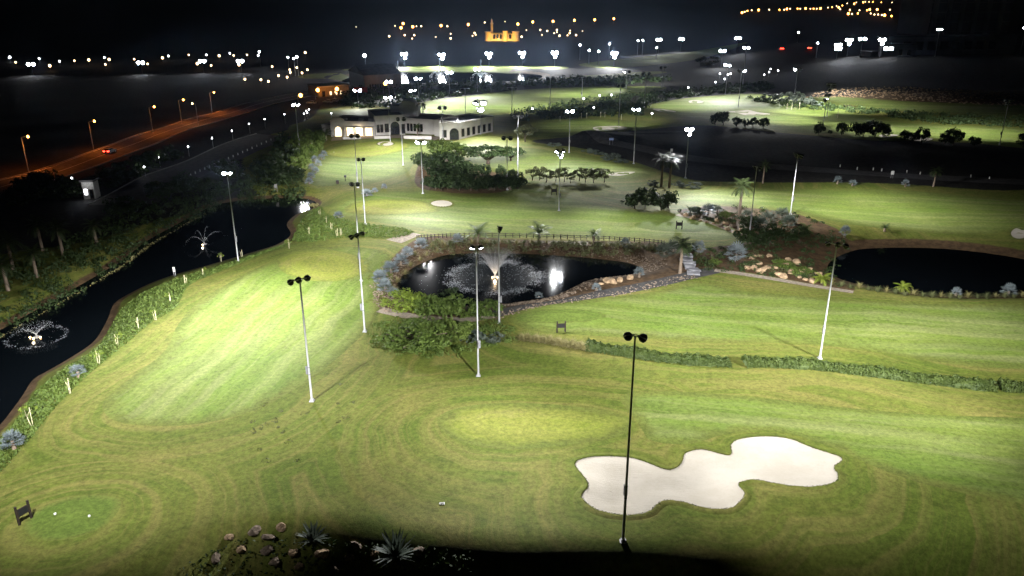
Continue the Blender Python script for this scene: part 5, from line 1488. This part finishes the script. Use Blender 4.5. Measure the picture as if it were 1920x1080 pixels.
UNDER = poly([(700, 612), (730, 596), (860, 602), (950, 608), (960, 640), (880, 655), (840, 668), (770, 668), (700, 650)])
scatter('shrubbery', UNDER, 9000, 0.30, 0.6, F_MID, 'shaded undergrowth below the low trees', 240, 1.0, 8)
scatter('shrubbery', HILLBAND, 8000, 0.8, 0.8, F_DARK, 'dark band of scrub above the upper right fairway', 300, 2.0, 9)
RIDGE = poly([(960, 222), (1010, 205), (1080, 192), (1180, 180), (1300, 168), (1420, 160), (1440, 172), (1330, 178), (1220, 196), (1215, 214), (1130, 220), (1010, 228)])
scatter('shrubbery', RIDGE, 9000, 1.0, 0.9, F_DARK, 'dark scrub ridge between the far field and the small green', 330, 2.6, 10)
LAKESIDE = poly([(640, 172), (760, 160), (900, 158), (1010, 152), (1060, 148), (1200, 146), (1260, 150), (1160, 160), (1000, 166), (860, 180), (780, 192), (700, 205), (640, 200)])
scatter('shrubbery', LAKESIDE, 9000, 1.2, 0.9, F_DARK, 'dark scrub between the lake and the far field', 330, 2.8, 11)

# turf fringe hanging over the rim of the large bunker, and weeds in the worn rough
r_ = random.Random(5); mb = MB()
for i in range(len(BUNK_MAIN)):
    a, b = BUNK_MAIN[i], BUNK_MAIN[(i + 1) % len(BUNK_MAIN)]
    for _ in range(int(np.linalg.norm(b - a) * 40)):
        p = a + (b - a) * r_.random() + np.array([r_.gauss(0, 0.06), r_.gauss(0, 0.06)])
        z = ground(p[0], p[1]) + 0.12; w = rvec(r_); w.z = abs(w.z) * 0.6
        leaf(mb, Vector((p[0], p[1], z + r_.uniform(-0.03, 0.05))), w, r_.uniform(0.08, 0.16), r_)
tag(mb.build('grass_fringe', F_OLIVE), 'uneven turf fringe along the rim of the large bunker', None, None, 'stuff')
scatter('weeds', poly([(480, 760), (560, 770), (640, 705), (665, 740), (640, 820), (560, 870), (480, 850)]), 330, 0.24, 0.16, F_OLIVE, 'sparse weeds in the worn rough right of the three-bowl mast', 22, 0.55, 31)

# ------------------------------------------------------------------ boulders
M_ROCK = plain('tan_rock', (0.30, 0.21, 0.125), 0.9, 0, 0.35, 1.5, 0.06)
M_ROCKD = plain('grey_brown_rock', (0.17, 0.13, 0.095), 0.9, 0, 0.35, 1.5, 0.06)
def rock_mesh(seed, mat, sub=2):
    r = random.Random(seed); bm = bmesh.new()
    bmesh.ops.create_icosphere(bm, subdivisions=sub, radius=1.0)
    dirs = [(rvec(r), r.uniform(0.55, 0.9)) for _ in range(9)]
    for v in bm.verts:
        n = v.co.normalized(); s = 1.0
        for d, k in dirs:
            q = n.dot(d)
            if q > k: s *= 1 - (q - k) * 1.1
        v.co = n * s * r.uniform(0.95, 1.04)
        v.co.z *= 0.68
    me = bpy.data.meshes.new('boulder'); bm.to_mesh(me); bm.free(); me.materials.append(mat)
    return me
ROCKS = [rock_mesh(i, M_ROCK) for i in range(5)]; ROCKSD = [rock_mesh(10 + i, M_ROCKD) for i in range(4)]
def boulder(px, py, s, label, group, i, dark=False):
    b = at(px, py)
    o = link('boulder', (ROCKSD if dark else ROCKS)[i % (4 if dark else 5)], None, b + Vector((0, 0, s * 0.18)))
    o.rotation_euler = (rnd.uniform(-0.2, 0.2), rnd.uniform(-0.2, 0.2), rnd.uniform(0, 6.28)); o.scale = (s * rnd.uniform(0.85, 1.3), s * rnd.uniform(0.8, 1.1), s * rnd.uniform(0.8, 1.1))
    return tag(o, label, 'boulder', group)
FRONT = [(478, 997, .9), (529, 990, .8), (505, 1010, 1.0), (455, 1033, .8), (500, 1034, 1.0), (552, 1036, .8), (515, 1056, .9), (604, 1042, 1.1), (668, 1024, .9), (655, 1048, .8), (785, 1037, .9), (703, 1040, .7), (405, 1048, .8), (430, 1010, .7), (630, 1068, .8), (560, 1062, .8)]
for i, (x, y, s) in enumerate(FRONT):
    boulder(x, y, s * 0.75, ('leftmost', 'second', 'third', 'fourth', 'fifth', 'sixth', 'seventh', 'eighth', 'ninth', 'tenth', 'eleventh', 'twelfth', 'thirteenth', 'fourteenth', 'fifteenth', 'rightmost')[sorted(range(16), key=lambda k: FRONT[k][0]).index(i)] + ' boulder from the left in the dark stone bed in front', 'boulders of the dark stone bed in front', i, i % 2 == 0)
rk = random.Random(77); cnt = 0
ROCKBED = poly([(1400, 480), (1440, 478), (1480, 486), (1520, 505), (1550, 530), (1500, 528), (1440, 515), (1405, 505)])
heap = []
while len(heap) < 34:
    x, y = rk.uniform(1395, 1550), rk.uniform(476, 534)
    if sdist(np.array([flat(x, y)[0]]), np.array([flat(x, y)[1]]), ROCKBED)[0] > 0: heap.append((x, y))
for i, (x, y) in enumerate(sorted(heap)):
    boulder(x, y, rk.uniform(0.45, 1.05), nth(i, 34) + ' rounded tan boulder from the left in the front rockery heap', 'tan boulders at the front of the rockery', i)
for i, (x, y) in enumerate(sorted([(1278, 402), (1287, 405), (1300, 410), (1313, 414), (1325, 417), (1338, 420), (1350, 425), (1365, 431), (1380, 437), (1392, 444), (1330, 410), (1345, 415), (1360, 420), (1375, 425), (1390, 432), (1310, 405)])):
    boulder(x, y, rk.uniform(0.5, 0.95), nth(i, 16) + ' brown boulder along the left edge of the rockery', 'brown boulders along the rockery edge', i, i % 3 == 0)
for i, (x, y, s, lab) in enumerate([(1136, 528, 1.1, 'large tan boulder on the near pond bank'), (1150, 530, 0.9, 'tan boulder right of the largest on the near pond bank'), (1163, 527, 0.9, 'third tan boulder on the near pond bank'), (1180, 522, 0.8, 'flat tan boulder near the right end of the pond'), (1128, 533, 0.6, 'smallest tan boulder on the near pond bank')]):
    boulder(x, y, s, lab, 'tan boulders on the near pond bank', i)
def rubble(name, pts, smin, smax, mat, label, seed):
    r = random.Random(seed); base = ROCKS[0]; mb = MB()
    ico = [(0, 0, 0.7), (0.9, 0, 0.1), (0.28, 0.85, 0.15), (-0.73, 0.53, 0.1), (-0.73, -0.53, 0.12), (0.28, -0.85, 0.1)]
    fs = [(0, 1, 2), (0, 2, 3), (0, 3, 4), (0, 4, 5), (0, 5, 1)]
    A = np.array(pts); Z = grid_h(A[:, 0], A[:, 1])
    for (x, y), z in zip(pts, Z):
        s = r.uniform(smin, smax); a = r.uniform(0, 6.28); k = len(mb.v)
        for p in ico:
            q = r.uniform(0.75, 1.2) * s
            mb.v.append((x + (p[0] * math.cos(a) - p[1] * math.sin(a)) * q, y + (p[0] * math.sin(a) + p[1] * math.cos(a)) * q, z + 0.04 + p[2] * q))
        mb.f += [tuple(k + i for i in f) for f in fs]
    return tag(mb.build(name, mat), label, None, None, 'stuff')
edge_pts = []
Le = catmull([flat(*p) for p in [(930, 598), (985, 582), (1060, 569), (1150, 552), (1230, 534), (1300, 518)]], 20, False)
for p in Le:
    for _ in range(4): edge_pts.append((p[0] + rk.uniform(-1.2, 1.2), p[1] + rk.uniform(-1.0, 1.6)))
for p in catmull([flat(*p) for p in [(706, 545), (706, 560), (716, 572), (724, 580)]], 14, False):
    for _ in range(3): edge_pts.append((p[0] + rk.uniform(-0.6, 0.6), p[1] + rk.uniform(-0.6, 0.6)))
rubble('edging_stones', edge_pts, 0.08, 0.24, M_ROCKD, 'small pale edging stones along the near pond path', 5)
bank_pts = []
for p in POND_C:
    for _ in range(16):
        c = POND_C.mean(0); d = (p - c) / np.linalg.norm(p - c)
        q = p + d * rk.uniform(0.3, 4.0) + np.array([rk.uniform(-1, 1), rk.uniform(-1, 1)])
        if sdist(np.array([q[0]]), np.array([q[1]]), POND_C)[0] < -0.2: bank_pts.append((q[0], q[1]))
rubble('bank_gravel', bank_pts, 0.08, 0.28, M_ROCKD, 'reddish brown stones on the pond bank', 6)
rp = []
lo, hi = ROCKY.min(0), ROCKY.max(0)
while len(rp) < 1900:
    x, y = rk.uniform(lo[0], hi[0]), rk.uniform(lo[1], hi[1])
    if rk.random() < 0.9: rp.append((x, y))
rp = [p for p, d in zip(rp, sdist(np.array([p[0] for p in rp]), np.array([p[1] for p in rp]), ROCKY)) if d > 0]
rubble('slope_rubble', rp, 0.25, 0.8, M_ROCK, 'broken brown rock on the slope below the tower', 8)

# stepped stream between the pond and the rockery
st = [at(1287, 482), at(1288, 489), at(1291, 496), at(1295, 502), at(1299, 508), at(1302, 513)]
M_PALE = plain('pale_wet_stone', (0.15, 0.15, 0.165), 0.5, 0, 0.25, 1.2, 0.03, 0.5)
ss = tag(empty('stepped_stream', st[-1]), 'pale stepped stone cascade beside the date palm', 'cascade')
for i, p in enumerate(st):
    q = p - st[-1]; w = 0.9 + 0.12 * (i % 3)
    Mx = Matrix.Translation(q + Vector((0.2 * (-1) ** i, 0, 0.05))) @ Matrix.Rotation(0.25 * math.sin(i * 2.0), 4, 'Z')
    MB().box((-w, -0.9, -0.3), (w, 0.85, 0.25 + 0.05 * (5 - i)), Mx).build('slab', M_PALE, ss)

# ------------------------------------------------------------------ fence round the back of the pond
M_WOOD = plain('dark_wood', (0.030, 0.022, 0.016), 0.8, 0, 0.3, 3)
fl_ = catmull([tuple(at(*p).xy) for p in [(782, 449), (830, 446), (900, 444), (1000, 446), (1100, 449), (1180, 453), (1245, 459)]], 8, False)
f0 = Vector((fl_[0][0], fl_[0][1], ground(*fl_[0])))
fence = tag(empty('post_and_rail_fence', f0), 'low dark post and rail fence behind the fountain pond', 'fence')
PM = MB().tube([(0, 0, -0.2), (0, 0, 0.95)], 0.09, 7).mesh('post', M_WOOD, True)
for i, p in enumerate(fl_):
    link('post', PM, fence, Vector((p[0], p[1], ground(*p))) - f0)
for i in range(len(fl_) - 1):
    for z in (0.45, 0.85):
        a = Vector((fl_[i][0], fl_[i][1], ground(*fl_[i]) + z)) - f0; b = Vector((fl_[i + 1][0], fl_[i + 1][1], ground(*fl_[i + 1]) + z)) - f0
        m = a.lerp(b, 0.5) - Vector((0, 0, 0.10))
        MB().tube([tuple(a), tuple(m), tuple(b)], 0.055, 5).build('rail', M_WOOD, fence)

# ------------------------------------------------------------------ tee signs, markers, small boards
def tee_sign(px, py, label, rz=0.0, s=1.0):
    b = at(px, py)
    r = tag(empty('tee_sign', b, rz), label, 'sign', 'dark wooden tee signs')
    for x in (-0.62, 0.62): MB().box((x - 0.09, -0.09, -0.15), (x + 0.09, 0.09, 1.75 * s)).build('post', M_WOOD, r)
    MB().box((-0.525, -0.05, 0.75 * s), (0.525, 0.05, 1.45 * s)).build('board', M_WOOD, r)
    MB().box((-0.46, -0.056, 0.82 * s), (0.46, -0.051, 1.38 * s)).build('panel', M_HEAD, r)
    for x in (-0.62, 0.62): MB().box((x - 0.11, -0.11, 1.75 * s), (x + 0.11, 0.11, 1.80 * s)).build('post_cap', M_WOOD, r)
    return r
tee_sign(1052, 623, 'dark wooden tee sign on the tee beside the pond bank', 0.1)
tee_sign(1039, 366, 'dark wooden tee sign beside the middle fairway mast', 0.0, 1.1)
tee_sign(1273, 430, 'dark wooden tee sign before the rockery', 0.0, 1.1)
tee_sign(48, 978, 'dark wooden tee sign seen side-on at the lower left', 1.1, 1.15)
M_WHITE = plain('white_plastic', (0.75, 0.75, 0.70), 0.5)
for (x, y, lab) in ((104, 966, 'left white tee marker on the lower left tee'), (168, 970, 'right white tee marker on the lower left tee')):
    r = tag(empty('tee_marker', at(x, y)), lab, 'tee marker', 'white tee markers')
    MB().lathe([(0.03, 0.02), (0.11, 0.07), (0.14, 0.16), (0.11, 0.25), (0.03, 0.29)], 10).build('ball', M_WHITE, r, sm=True)
    MB().tube([(0, 0, -0.15), (0, 0, 0.05)], 0.02, 5).build('spike', M_POLE, r)
r = tag(empty('distance_marker', at(829, 945)), 'small white distance slab in the grass left of the large bunker', 'marker')
MB().box((-0.26, -0.16, -0.05), (0.26, 0.16, 0.09)).build('slab', M_WHITE, r)
MB().box((-0.20, -0.10, 0.09), (0.20, 0.10, 0.11)).build('plate', M_KERB, r)
M_BLUE = plain('blue_sign', (0.22, 0.28, 0.5), 0.5)
def board(px, py, w, h, z0, mat, label):
    b = at(px, py); r = tag(empty('sign_board', b), label, 'sign', 'small boards on posts')
    for x in (-w * 0.35, w * 0.35): MB().tube([(x, 0.05, -0.2), (x, 0.05, z0 + h * 0.8)], 0.04, 6).build('post', M_POLE, r)
    MB().box((-w / 2, -0.03, z0), (w / 2, 0.005, z0 + h)).build('board', mat, r)
board(1146, 272, 1.4, 0.8, 1.6, M_BLUE, 'small pale blue board beside the dirt track')
board(1672, 334, 0.8, 1.0, 1.0, M_WHITE, 'small white board at the back of the right lawn')
board(1259, 287, 0.7, 0.9, 0.5, M_WHITE, 'small white board right of the dirt track mast')
board(518, 360, 0.8, 1.1, 1.0, M_KERB, 'pale board at the far end of the canal')
board(328, 518, 0.4, 0.9, 0.9, M_WHITE, 'white board with orange foot on the canal bank')
r = tag(empty('ball_washer', at(648, 340)), 'dark ball washer post below the clubhouse lawn', 'post')
MB().tube([(0, 0, -0.1), (0, 0, 1.1)], 0.1, 7).build('post', M_WOOD, r); MB().box((-0.3, -0.25, 1.1), (0.3, 0.25, 1.7)).build('drum', M_HEAD, r)
r = tag(empty('litter_bin', at(633, 345)), 'low dark bin beside the ball washer', 'bin')
MB().lathe([(0.35, -0.05), (0.42, 0.85), (0.36, 0.86)], 10).build('body', M_WOOD, r); MB().lathe([(0.44, 0.86), (0.40, 1.0), (0.1, 1.06)], 10).build('lid', M_HEAD, r)

# young trees on stakes along the canal bank
TWIG = trunk_mesh(91, 0.55, 4, 0.022, 0.22, 0.95, 'stem', M_STAKE)
SPRIG = crown_mesh(92, F_LIME, 7, 9, 0.16, 0.5, 1.2, 1.0, 0.25, 'leaves')
for i, (x, y, h) in enumerate([(60, 800, 2.6), (131, 738, 2.2), (186, 685, 2.3), (221, 648, 1.9), (261, 618, 2.2), (291, 600, 1.6), (319, 567, 1.7), (349, 534, 1.9), (382, 515, 1.3), (415, 491, 1.6), (453, 482, 1.5), (542, 466, 1.9)]):
    r = tag(empty('staked_sapling', at(x, y), i * 1.3), f'{NUM[i]} staked sapling along the near canal bank, counted from the lower left', 'sapling', 'staked saplings on the near canal bank')
    MB().tube([(0.16, 0, -0.2), (0.18, 0.02, h)], 0.045, 6).build('stake', M_STAKE, r)
    o = link('stem', TWIG, r); o.scale = (h, h, h)
    if i % 3 != 1:
        o = link('leaves', SPRIG, r); o.scale = (h * 0.45, h * 0.45, h)
for i, (x, y) in enumerate([(600, 405), (612, 420), (622, 432), (640, 442), (580, 440), (632, 444)]):
    r = tag(empty('staked_sapling', at(x, y), i * 1.3), f'{NUM[i]} staked sapling in the ground cover at the head of the canal', 'sapling', 'staked saplings at the head of the canal')
    MB().tube([(0.16, 0, -0.2), (0.18, 0.02, 1.8)], 0.05, 6).build('stake', M_STAKE, r)
    o = link('stem', TWIG, r); o.scale = (1.9,) * 3
bl = MB().tube([(0, 0, -0.1), (0, 0, 0.7)], 0.14, 8).mesh('body', M_WHITE, True); bc = MB().lathe([(0.16, 0.7), (0.16, 0.78), (0.05, 0.84)], 8).mesh('cap', M_KERB)
for i in range(22):
    t = i / 21; x, y = 340 + 186 * t, 338 - 82 * t
    r = tag(empty('bollard', at(x, y)), nth(i, 22) + ' small white bollard in the row along the car park kerb', 'bollard', 'white bollards along the car park')
    link('body', bl, r); link('cap', bc, r)
for i, (x, y) in enumerate([(1575, 313), (1607, 318), (1637, 319), (1653, 321), (1700, 324), (1725, 327), (1820, 333), (1855, 336)]):
    r = tag(empty('bollard', at(x, y)), nth(i, 8) + ' small white bollard along the dark dirt track', 'bollard', 'white bollards along the dirt track')
    link('body', bl, r); link('cap', bc, r)
for i, (x, y, h) in enumerate(sorted([(1165, 225, 2), (1050, 228, 2), (1090, 222, 2), (1100, 222, 2), (1126, 220, 2), (1134, 220, 2), (1475, 205, 2.5), (1484, 206, 2.5), (1498, 207, 3), (1570, 222, 3)])):
    r = tag(empty('marker_post', at(x, y)), nth(i, 10) + ' thin pale post from the left at the back of the far greens', 'post', 'thin pale posts on the greens beyond')
    MB().tube([(0, 0, -0.2), (0, 0, h)], 0.09, 6).build('post', M_STAKE, r); MB().tube([(0, 0, h), (0, 0, h + 0.15)], 0.11, 6).build('cap', M_WHITE, r)

# ------------------------------------------------------------------ cars
M_CAR = plain('dark_car_paint', (0.05, 0.05, 0.06), 0.3, 0.2, 0.05, 1, 0, 0.5)
M_CARW = plain('white_car_paint', (0.5, 0.5, 0.5), 0.3, 0.0, 0.05, 1, 0, 0.5)
M_TYRE = plain('tyre_rubber', (0.015, 0.015, 0.015), 0.85)
M_TAIL = glow('tail_lamp', (1.0, 0.03, 0.015), 30.0)
def side_profile(mb, prof, w, wt=None):
    """prof: (y, z) outline seen from the side; pushed across the car's width, narrower towards the top"""
    zs = [p[1] for p in prof]; z0, z1 = min(zs), max(zs); k = len(mb.v); n = len(prof)
    for s in (-1, 1):
        for y, z in prof:
            q = w + ((wt or w) - w) * (z - z0) / (z1 - z0); mb.v.append((s * q / 2, y, z))
    mb.f.append(tuple(range(k, k + n))); mb.f.append(tuple(range(k + 2 * n - 1, k + n - 1, -1)))
    for i in range(n): mb.f.append((k + i, k + n + i, k + n + (i + 1) % n, k + (i + 1) % n))
    return mb
def car(pos, head, label, paint, tail=True, ts=1.0):
    r = tag(empty('car', pos, head), label, 'car', 'cars')
    b = side_profile(MB(), [(-2.2, 0.35), (-2.25, 0.8), (-2.15, 1.0), (-1.5, 1.05), (1.0, 1.0), (2.0, 0.85), (2.2, 0.6), (2.15, 0.35)], 1.8, 1.72)
    b.build('body', paint, r)
    c = side_profile(MB(), [(-2.0, 1.045), (-1.45, 1.48), (0.15, 1.5), (0.98, 1.02)], 1.6, 1.3); cab = c.build('cabin', paint, r)
    side_profile(MB(), [(-1.7, 1.10), (-1.35, 1.42), (0.05, 1.44), (0.7, 1.10)], 1.63, 1.36).build('side_window', M_DARKGLASS, cab)
    g = MB(); g.quad((-0.66, -2.02, 1.08), (0.66, -2.02, 1.08), (0.58, -1.5, 1.46), (-0.58, -1.5, 1.46)); g.build('rear_window', M_DARKGLASS, cab)
    for x in (-0.86, 0.86):
        for y in (-1.35, 1.4):
            w = MB().tube([(x - 0.1, y, 0.34), (x + 0.1, y, 0.34)], 0.34, 14).build('wheel', M_TYRE, r)
            MB().tube([(x - 0.115, y, 0.34), (x + 0.115, y, 0.34)], 0.19, 10).build('rim', M_POLE, w)
    for x in (-0.66, 0.66):
        MB().box((x - 0.2 * ts, -2.30, 0.78 - 0.1 * (ts - 1)), (x + 0.2 * ts, -2.18, 0.95 + 0.1 * (ts - 1))).build('tail_lamp', M_TAIL if tail else M_RWALL, r)
    return r
def road_dir(p):
    d = np.linalg.norm(Lr - np.array([p.x, p.y]), axis=1); i = min(max(int(d.argmin()), 1), len(Lr) - 2); t = Lr[i + 1] - Lr[i - 1]
    return math.atan2(t[1], t[0]) - math.pi / 2
p = at(207, 287, 0.10); car(p, road_dir(p), 'dark car with red tail lamps driving up the orange-lit road', M_CAR, True, 1.35)
for (x, y, lab) in ((584, 195, 'leftmost pale car parked near the yellow building'), (615, 193, 'middle pale car parked near the yellow building'), (626, 191, 'right pale car parked near the yellow building')):
    car(at(x, y), 1.2, lab, M_CARW, False)
for (x, y, lab) in ((1464, 93, 'far vehicle with glowing red lamps left of the big glare'), (1516, 92, 'far vehicle with red lamps nearest the big glare')):
    car(at(x, y), 0.0, lab, M_CAR, True, 2.4)

# ------------------------------------------------------------------ fountains
M_SPRAY, nt_, b_, o_ = new_mat('water_spray')
b_.inputs['Base Color'].default_value = (0.75, 0.80, 0.86, 1); b_.inputs['Roughness'].default_value = 0.4
t_ = N(nt_, 'ShaderNodeBsdfTranslucent'); t_.inputs[0].default_value = (0.75, 0.80, 0.86, 1)
ms_ = N(nt_, 'ShaderNodeMixShader'); ms_.inputs[0].default_value = 0.5
nt_.links.new(b_.outputs[0], ms_.inputs[1]); nt_.links.new(t_.outputs[0], ms_.inputs[2]); nt_.links.new(ms_.outputs[0], o_.inputs[0])
M_FOAM = plain('foam', (0.36, 0.39, 0.43), 0.5, 0, 0.2, 2)
M_FLAMP = glow('fountain_lamp', (1.0, 0.66, 0.30), 14.0, False)
def mist_mat(H_, dn):
    m = bpy.data.materials.new('fountain_mist'); m.use_nodes = True; nt = m.node_tree; nt.nodes.clear()
    o = nt.nodes.new('ShaderNodeOutputMaterial'); v = nt.nodes.new('ShaderNodeVolumePrincipled'); v.inputs['Color'].default_value = (0.95, 0.96, 1, 1)
    tc = N(nt, 'ShaderNodeTexCoord').outputs['Object']; sp = N(nt, 'ShaderNodeSeparateXYZ'); nt.links.new(tc, sp.inputs[0])
    mp = N(nt, 'ShaderNodeMapping'); mp.inputs['Scale'].default_value = (2.2, 2.2, 0.5); nt.links.new(tc, mp.inputs[0])
    n = noise(nt, mp.outputs[0], 1.0, 3, 0.6)
    d = mth(nt, 'MULTIPLY', rng(nt, n, 0.3, 0.7, 0.2, 1.0), rng(nt, sp.outputs[2], 0.0, H_, 2.2 * dn, 0.25 * dn))
    nt.links.new(d, v.inputs['Density']); nt.links.new(v.outputs[0], o.inputs['Volume'])
    return m
M_CHURN, ntc, bc_, oc_ = new_mat('churned_water')
gc = N(ntc, 'ShaderNodeNewGeometry').outputs['Position']; nc = noise(ntc, gc, 1.6, 5, 0.75)
ntc.links.new(mixc(ntc, rng(ntc, nc, 0.45, 0.72), (0.006, 0.008, 0.010), (0.042, 0.050, 0.058)), bc_.inputs['Base Color'])
bc_.inputs['Roughness'].default_value = 0.22; bc_.inputs['Specular IOR Level'].default_value = 0.25; bump(ntc, bc_, nc, 0.5, 0.04)
def fountain(px, py, jets, drops, ring, foam, label, lamps, watts, dsz=0.07, v_jit=0.06, spread_foam=1.2, colr=(1.0, 0.72, 0.42), inner=0.0, mist=None, disc=0.0):
    x, y = flat(px, py, WATER); c = Vector((x, y, WATER))
    r_ = random.Random(int(px)); root = tag(empty('fountain', c), label, 'fountain')
    MB().lathe([(0.55, -0.15), (0.6, 0.05), (0.4, 0.12), (0.16, 0.16), (0.12, 0.4), (0.07, 0.42)], 12).build('nozzle', M_BOX, root)
    g = 9.8
    for (az, el, v) in jets:
        mb = MB(); vz0 = v * math.sin(el); T_ = 2 * vz0 / g
        for _ in range(drops):
            t = T_ * (r_.random() * 0.62 if r_.random() < 0.75 else r_.random()); k = 1 + r_.uniform(-v_jit, v_jit)
            a = az + r_.uniform(-v_jit, v_jit); e = el + r_.uniform(-v_jit, v_jit) * 0.6
            p = Vector((math.cos(a) * math.cos(e) * v * k * t, math.sin(a) * math.cos(e) * v * k * t, math.sin(e) * v * k * t - g * t * t / 2 + 0.35))
            if p.z < 0.02: continue
            vel = Vector((math.cos(a) * math.cos(e) * v, math.sin(a) * math.cos(e) * v, math.sin(e) * v - g * t)).normalized()
            s = dsz * r_.uniform(0.6, 1.5); o = vel.cross(rvec(r_)).normalized()
            mb.quad(p - vel * s * 1.6, p + o * s * 0.5, p + vel * s * 1.6, p - o * s * 0.5)
        mb.build('jet', M_SPRAY, root)['kind'] = 'stuff'
    if foam:
        mb = MB()
        for _ in range(foam):
            a = r_.uniform(0, 6.283); rr = ring + r_.gauss(0, 1) * spread_foam
            if inner and r_.random() < inner: rr = ring * math.sqrt(r_.random())
            if math.sin(a * 5 + 1.3) + 0.8 * math.sin(a * 11) + 0.6 * math.sin(a * 23 + 2) + r_.uniform(-1.5, 1.5) < -0.5: continue
            q = Vector((math.cos(a) * rr, math.sin(a) * rr, 0.02 + r_.uniform(0, 0.05))); n = r_.randint(4, 6); k = len(mb.v); s = r_.uniform(0.03, 0.10)
            for j in range(n):
                b = 6.283 * j / n; w = s * r_.uniform(0.5, 1.2); mb.v.append((q.x + math.cos(b) * w * 1.5, q.y + math.sin(b) * w * 0.7, q.z))
            mb.f.append(tuple(range(k, k + n)))
        mb.build('foam_ring', M_FOAM, root)['kind'] = 'stuff'
    if mist:
        H_, R_, dn = mist
        mm = MB().lathe([(0.12, 0.4), (R_ * 0.30, H_ * 0.40), (R_ * 0.62, H_ * 0.72), (R_, H_), (R_ * 0.80, H_ * 1.02), (R_ * 0.42, H_ * 0.86), (R_ * 0.1, H_ * 0.42), (0.03, 0.46)], 24)
        mo = mm.build('mist', mist_mat(H_, dn), root, sm=True); mo['kind'] = 'stuff'
    if disc:
        dd = MB()
        for k in range(8):
            for j in range(40):
                A, B = 6.283 * j / 40, 6.283 * (j + 1) / 40; r0, r1 = disc * k / 8, disc * (k + 1) / 8
                if k == 0: dd.tri((0, 0, 0.012), (r1 * math.cos(A), r1 * math.sin(A), 0.012), (r1 * math.cos(B), r1 * math.sin(B), 0.012))
                else: dd.quad((r0 * math.cos(A), r0 * math.sin(A), 0.012), (r1 * math.cos(A), r1 * math.sin(A), 0.012), (r1 * math.cos(B), r1 * math.sin(B), 0.012), (r0 * math.cos(B), r0 * math.sin(B), 0.012))
        dd.build('churned_water', M_CHURN, root)
    for k in range(lamps):
        a = -1.57 + (k - (lamps - 1) / 2) * 1.1
        MB().lathe([(0.04, -0.1), (0.12, -0.02), (0.14, 0.06), (0.08, 0.12), (0.02, 0.14)], 8, (math.cos(a) * 0.9, math.sin(a) * 0.9, 0.12)).build('lamp', M_FLAMP, root, sm=True)
    if watts:
        l = bpy.data.objects.new('fountain_light', bpy.data.lights.new('fountain_light', 'POINT')); l.data.energy = watts; l.data.color = colr; l.data.shadow_soft_size = 0.2
        col.objects.link(l); l.parent = root; l.location = (0, -1.1, 0.5)
    return root
fountain(928, 519, [(6.283 * k / 16, 1.08 + 0.05 * (k % 2), 9.0 + 0.4 * (k % 3)) for k in range(16)], 520, 8.6, 4600, 'tall fan fountain lit from below in the middle pond', 2, 320, 0.022, 0.06, 0.75, inner=0.10, mist=(5.0, 3.2, 0.6), disc=8.0)
fountain(69, 632, [(6.283 * k / 26, 0.95, 6.6) for k in range(26)], 40, 4.2, 420, 'small umbrella fountain with pale ring in the canal', 3, 120, 0.026, 0.05, 0.25, colr=(1.0, 0.85, 0.5))
fountain(383, 458, [(0.5, 1.0, 7.5), (2.3, 1.0, 7.5), (4.0, 1.0, 7.0), (5.3, 1.0, 7.0), (1.5, 1.2, 8)], 150, 5.0, 0, 'thin five-armed fountain at the far end of the canal', 1, 90, 0.03, 0.03, colr=(1, 0.9, 0.8))
for px, py, top, lab in ((746, 147, 117, 'left of the three tall jets in the far lake'), (824, 148, 113, 'middle of the three tall jets in the far lake'), (901, 149, 115, 'right of the three tall jets in the far lake')):
    Yf = flat(px, py, WATER)[1]; H = height_at(Yf, top) - WATER; v = math.sqrt(2 * 9.8 * H)
    fountain(px, py, [(0, 1.555, v)] * 3 + [(6.283 * k / 10, 1.15, v * 0.62) for k in range(10)], 170, 7.0, 260, lab, 1, 1500, 0.16, 0.022, 2.0, colr=(0.9, 0.95, 1.0))

# ------------------------------------------------------------------ the night air
hz_me = MB().box((-7200, -300, -8), (7200, 9800, 130)).mesh('haze')
hm = bpy.data.materials.new('night_air'); hm.use_nodes = True
hn = hm.node_tree; hn.nodes.clear()
ho = hn.nodes.new('ShaderNodeOutputMaterial'); hv = hn.nodes.new('ShaderNodeVolumePrincipled')
hv.inputs['Color'].default_value = (0.5, 0.68, 1.0, 1)
hv.inputs['Density'].default_value = 0.00004
hv.inputs['Anisotropy'].default_value = 0.88
hn.links.new(hv.outputs[0], ho.inputs['Volume'])
hz_me.materials.append(hm)
tag(link('haze', hz_me), kind='stuff')
